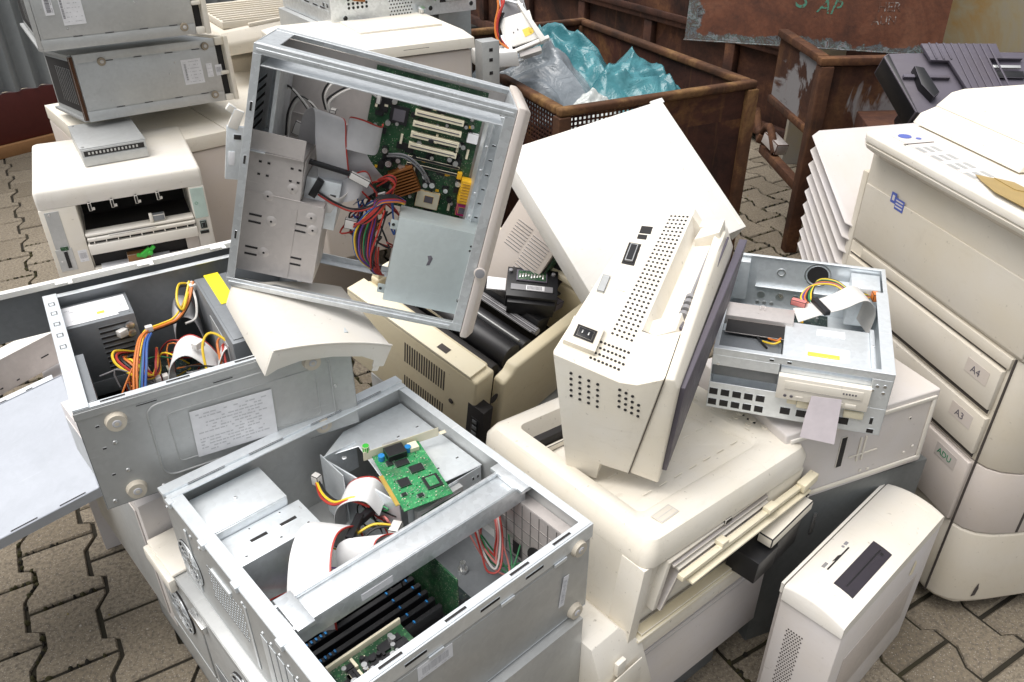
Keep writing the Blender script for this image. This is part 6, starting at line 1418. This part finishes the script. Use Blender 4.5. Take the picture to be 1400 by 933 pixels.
b = MB(); b.bx(-.265, .218, -.180, .2, .135, .312, 0); b.bx(-.265, -.236, -.18, .2, .3125, .32, 1); b.bx(-.2652, .2182, -.1806, .2006, .300, .303, 1); b.bx(-.2665, -.2652, -.14, -.139, .15, .3, 1); b.cyl((-.2653, -.12, .25), 0, .004, -.001, 2, 8)
t = tag(build('computer_case', b, ['lilac', 'steelg', 'dark'], None, bevel=.003), 'closed pale grey computer case lying directly beneath the ivory laser printer', 'computer case', M4=gx)
b = MB(); b.bx(-.20, .16, -.14, .2, 0, .134, 0); tag(build('computer_case', b, ['steeld'], None, bevel=.003), 'dark steel computer case at the bottom of the pile under the ivory laser printer', 'computer case', M4=gx)
b = MB(); b.bx(-.2, .2, -.2, .2, 0, .33, 0); b.bx(-.18, .18, -.203, -.2002, .03, .30, 0); tag(build('computer_case', b, ['steelg'], None, bevel=.003), 'grey computer case holding up the yellowed open printer', 'computer case', M4=yawm(41, (-.09, 1.74, 0)))
b = MB(); b.bx(-.2, .2, -.19, .2, 0, .503, 0); b.bx(-.19, .19, -.193, -.1902, .02, .2, 1); tag(build('large_printer', b, ['ivory', 'beige'], None, bevel=.006), 'ivory printer underneath the white printer with the black opening', 'printer', M4=yawm(26.6, (-1.1342, 2.227, 0)))
# cases under the front case
lo = yawm(42.4, (-.2041, .8698, 0))
t = thing('computer_case', 'grey computer case with fan grille directly under the open front case', 'computer case', lo)
b = MB(); b.bx(-.232, .195, -.25, .345, .338, .529, 0); b.bx(-.2335, -.2322, -.25, .345, .338, .346, 0); b.bx(-.2335, -.2322, -.25, .345, .518, .53, 0); b.bx(-.2345, -.2322, .17, .172, .35, .515, 0); b.bx(-.238, -.2322, .035, .085, .42, .432, 1); b.bx(-.2338, -.2325, -.2, .15, .352, .41, 2)
for y in (.3, .16, .02, -.1): screw(b, (-.2325, y, .50), 0, -1, .005, 1)
b.bx(-.240, -.2322, .14, .19, .495, .508, 3)
build('cover', b, ['steelg', 'steelb', 'steeld', 'chrome'], t, bevel=.0015)
b = MB(); b.bx(-.245, -.233, .240, .345, .505, .532, 0); b.bx(-.236, -.1, .246, .35, .5292, .536, 0); build('corner_cap', b, 'white', t, bevel=.003)
fan_grille('fan_grille', t, FL(.02, .455, -.2342), .048)
fan_grille('fan_grille', t, FL(.26, .44, -.2342), .045)
b = MB(); b.bx(-.23, .2, .36, .75, .30, .60, 0); b.bx(-.233, -.2302, .38, .73, .32, .58, 1); tag(build('computer_case', b, ['lilac', 'steelg'], None, bevel=.003), 'closed grey computer case behind, beneath the open case with the yellow tape', 'computer case', M4=lo)
b = MB(); b.bx(-.19, .19, -.2, .7, 0, .30, 0); b.bx(-.192, -.1902, -.18, .68, .02, .28, 1); b.bx(-.15, .15, -.15, .65, .3002, .337, 0); tag(build('computer_case', b, ['steeld', 'steelg'], None, bevel=.004), 'dull steel computer case lowest on the paving beneath the open front case', 'computer case', M4=lo)
b = MB(); b.bx(.02, .16, -.235, -.05, .34, .5285, 0) if False else None
b.loft([[(.196, -.30, .30), (.33, -.30, .30), (.33, -.08, .30), (.196, -.08, .30)], [(.196, -.29, .42), (.30, -.29, .42), (.30, -.09, .42), (.196, -.09, .42)], [(.196, -.27, .47), (.26, -.27, .47), (.26, -.12, .47), (.196, -.12, .47)]], 0); b.bx(.196, .32, -.28, -.1, .1, .2998, 0)
b.bx(.21, .29, -.302, -.2995, .32, .40, 0); b.bx(.23, .25, -.2995+.0, -.291, .40, .43, 0)
tag(build('plastic_housing', b, ['ivory'], None, bevel=.0025, seg=2), 'chunky white plastic housing under the right corner of the open front case', 'plastic housing', M4=lo)
# ================================================================== paving: interlocking H-shaped concrete stones
m, nt, bs = new_mat('concrete_paver'); co = nt.nodes.new('ShaderNodeTexCoord').outputs['Object']
n1 = _noise(nt, co, 3.0, 5, .6); n2 = _noise(nt, co, 110, 5, .75); vr = nt.nodes.new('ShaderNodeTexVoronoi'); vr.inputs['Scale'].default_value = 170; nt.links.new(co, vr.inputs['Vector'])
att = nt.nodes.new('ShaderNodeAttribute'); att.attribute_name = 'stone'
c = _ramp(nt, n1.outputs[0], [(.3, (.18, .148, .105)), (.7, (.265, .225, .168))]).outputs[0]
c = _mix(nt, .55, c, _ramp(nt, att.outputs['Fac'], [(0, (.155, .128, .09)), (.5, (.23, .193, .142)), (1, (.31, .268, .205))]).outputs[0])
c = _mix(nt, _ramp(nt, n2.outputs[0], [(.38, (.8, .8, .8)), (.56, (0, 0, 0))]).outputs[0], c, (.10, .085, .07))
c = _mix(nt, _ramp(nt, vr.outputs['Distance'], [(.14, (.55, .55, .55)), (.24, (0, 0, 0))]).outputs[0], c, (.46, .42, .37))
big = _noise(nt, co, 1.3, 4, .6); c = _mix(nt, _ramp(nt, big.outputs[0], [(.5, (0, 0, 0)), (.75, (.5, .5, .5))]).outputs[0], c, (.13, .11, .075))
nt.links.new(c, bs.inputs['Base Color']); bs.inputs['Roughness'].default_value = .85; bs.inputs['Specular IOR Level'].default_value = .25
bp = nt.nodes.new('ShaderNodeBump'); bp.inputs['Strength'].default_value = .8; bp.inputs['Distance'].default_value = .004; nt.links.new(n2.outputs[0], bp.inputs['Height']); nt.links.new(bp.outputs[0], bs.inputs['Normal'])
M['paver'] = m
m, nt, bs = new_mat('mossy_joint'); co = nt.nodes.new('ShaderNodeTexCoord').outputs['Object']; n1 = _noise(nt, co, 4, 5, .6); n2 = _noise(nt, co, 90, 4, .7)
c = _mix(nt, n2.outputs[0], _ramp(nt, n1.outputs[0], [(.35, (.008, .006, .004)), (.52, (.018, .015, .006)), (.68, (.045, .040, .012))]).outputs[0], (.02, .016, .01)); nt.links.new(c, bs.inputs['Base Color']); bs.inputs['Roughness'].default_value = .95; M['joint'] = m

PW, PL, PO, PYAW = .1456, .208, Vector((-1.223, 1.433, 0)), R(31)
pu = Vector((math.cos(PYAW), math.sin(PYAW), 0)); pv = Vector((math.sin(PYAW), -math.cos(PYAW), 0))
ea = .0135
EDGE = [(0, ea), (.27, ea), (.345, -ea), (.60, -ea), (.80, ea), (1, ea)]
def eoff(t):
    t %= 1.0
    for (t0, a), (t1, c_) in zip(EDGE, EDGE[1:]):
        if t0 <= t <= t1: return a+(c_-a)*(t-t0)/(t1-t0)
left_t = [0, .27, .345, .60, .80, 1]; right_t = [0, .10, .30, .77, .845, 1]
bm = bmesh.new(); lay = bm.faces.layers.float.new('stone_f'); rnd = random.Random(5)
stones = []
for i in range(-34, 40):
    for j in range(-40, 30):
        o = PO+pu*(PW*i)+pv*(PL*(j+(.5 if i % 2 else 0))); cx, cy = o.x, o.y
        if not (-4.6 < cx < 4.4 and .2 < cy < 7.5) or abs(cx) > .9+cy*.75: continue
        stones.append((o, rnd.random()))
vals = []
for o, rv in stones:
    dz = rnd.uniform(-.0015, .0015); g = .0045
    jx = lambda: pu*rnd.uniform(-.0014, .0014)+pv*rnd.uniform(-.0012, .0012)
    L_ = [jx()+o+pu*(-eoff(t)+g)+pv*(PL*t+(g if t == 0 else -g if t == 1 else 0)) for t in left_t]
    R_ = [jx()+o+pu*(PW-eoff(t+.5)-g)+pv*(PL*t+(g if t == 0 else -g if t == 1 else 0)) for t in right_t]
    ring = L_+R_[::-1]; ctr = sum(ring, Vector())/len(ring)
    top = [bm.verts.new(((p-ctr)*.962+ctr)+Vector((0, 0, dz))) for p in ring]; mid = [bm.verts.new(p+Vector((0, 0, dz-.0045))) for p in ring]; low = [bm.verts.new(p+Vector((0, 0, -.03))) for p in ring]
    f = bm.faces.new(top[::-1]); fs = [f]; k = len(ring)
    for a, c_ in ((top, mid), (mid, low)):
        for q in range(k): fs.append(bm.faces.new((a[q], c_[q], c_[(q+1) % k], a[(q+1) % k])))
    for f in fs: f[lay] = rv
bmesh.ops.recalc_face_normals(bm, faces=bm.faces)
me = bpy.data.meshes.new('paving'); bm.to_mesh(me); bm.free()
src = me.attributes['stone_f']; at = me.attributes.new('stone', 'FLOAT', 'FACE')
at.data.foreach_set('value', [d.value for d in src.data])
me.materials.append(M['paver']); pav = bpy.data.objects.new('paving', me); COL.objects.link(pav); pav['kind'] = 'structure'
b = MB(); b.add([(-60, -60, -.0065), (60, -60, -.0065), (60, 120, -.0065), (-60, 120, -.0065)], [(0, 1, 2, 3)]); g = build('ground', b, 'joint'); g['kind'] = 'structure'

# grit, chips and dry bits scattered over the joints
b = MB(); rnd = random.Random(41)
for k in range(900):
    y = .55+3.6*rnd.random()**1.4; x = rnd.uniform(-.8, .8)*(.35+y*.85); r_ = rnd.choice((.0012, .0016, .002, .0026, .0038)); c_ = Vector((x, y, -.001+r_*.4)); n_ = rnd.randint(4, 6)
    ring0 = [c_+Vector((r_*rnd.uniform(.7, 1.3)*math.cos(6.28*q/n_), r_*rnd.uniform(.7, 1.3)*math.sin(6.28*q/n_), -r_*.3)) for q in range(n_)]
    b.loft([ring0, [p+Vector(((c_.x-p.x)*.4, (c_.y-p.y)*.4, r_*.9)) for p in ring0]], rnd.choice((0, 0, 1, 2)))
mo = MB(); rnd = random.Random(77)
near_ = [o for o, _ in stones if .5 < o.y < 3.9]
for o in near_:
    if noise.noise(Vector((o.x*1.3, o.y*1.3, 3))) < -.18: continue
    for k in range(20):
        if rnd.random() < .32: c_ = o+pu*rnd.uniform(0, PW)
        else: t_ = rnd.random(); c_ = o+pu*(-eoff(t_))+pv*(PL*t_)
        c_ = c_+pu*rnd.uniform(-.003, .003)+pv*rnd.uniform(-.003, .003); r_ = rnd.uniform(.003, .0085); n_ = 6
        ring0 = [c_+Vector((r_*rnd.uniform(.6, 1.4)*math.cos(6.28*q/n_), r_*rnd.uniform(.6, 1.4)*math.sin(6.28*q/n_), -.006)) for q in range(n_)]
        mo.loft([ring0, [p+Vector(((c_.x-p.x)*.35, (c_.y-p.y)*.35, .0062+rnd.uniform(0, .0035))) for p in ring0], [p+Vector(((c_.x-p.x)*.85, (c_.y-p.y)*.85, .0082+rnd.uniform(0, .0035))) for p in ring0]], rnd.choice((0, 0, 1)))
ms_ = build('moss', mo, [plain('olive_moss', (.034, .030, .008), .95), plain('dark_moss', (.011, .009, .005), .95)]); ms_['kind'] = 'stuff'
gr = build('gravel', b, [plain('pale_grit', (.40, .36, .31), .9), plain('dark_grit', (.09, .075, .06), .9), plain('dry_leaf_bits', (.20, .16, .05), .9)]); gr['kind'] = 'stuff'

# ================================================================== camera, sky, sun
cd = bpy.data.cameras.new('camera'); cam = bpy.data.objects.new('camera', cd); COL.objects.link(cam)
cd.sensor_width = 36; cd.lens = 36*1110/1400; cd.clip_end = 500; cd.clip_start = .02
cam.location = (0, 0, 1.55); cam.rotation_euler = (R(90-32.5), 0, 0); SC.camera = cam

EL, AZ = R(70), R(250)      # bright overcast: broad soft light from high on the left
w = bpy.data.worlds.new('World'); SC.world = w; w.use_nodes = True; nt = w.node_tree; nt.nodes.clear()
sky = nt.nodes.new('ShaderNodeTexSky'); sky.sky_type = 'NISHITA'; sky.sun_disc = False; sky.sun_elevation = EL; sky.sun_rotation = AZ; sky.air_density = 1.6; sky.dust_density = 4.0; sky.ozone_density = .6
hs = nt.nodes.new('ShaderNodeHueSaturation'); hs.inputs['Saturation'].default_value = .22
bg = nt.nodes.new('ShaderNodeBackground'); bg.inputs['Strength'].default_value = .07; out = nt.nodes.new('ShaderNodeOutputWorld')
nt.links.new(sky.outputs[0], hs.inputs['Color']); nt.links.new(hs.outputs[0], bg.inputs[0]); nt.links.new(bg.outputs[0], out.inputs[0])
sl = bpy.data.lights.new('sun', 'SUN'); sl.energy = 1.5; sl.angle = R(55); sl.color = (1, .965, .93); so = bpy.data.objects.new('sun', sl); COL.objects.link(so)
dirv = Vector((math.sin(AZ)*math.cos(EL), math.cos(AZ)*math.cos(EL), math.sin(EL)))
so.rotation_euler = dirv.to_track_quat('Z', 'Y').to_euler()
SC.view_settings.view_transform = 'Standard'; SC.view_settings.look = 'None'; SC.view_settings.exposure = 1.08; SC.view_settings.gamma = 1; SC.view_settings.use_curve_mapping = False
SC.cycles.max_bounces = 6; SC.cycles.diffuse_bounces = 3; SC.cycles.glossy_bounces = 3
SC.cycles.use_denoising = True
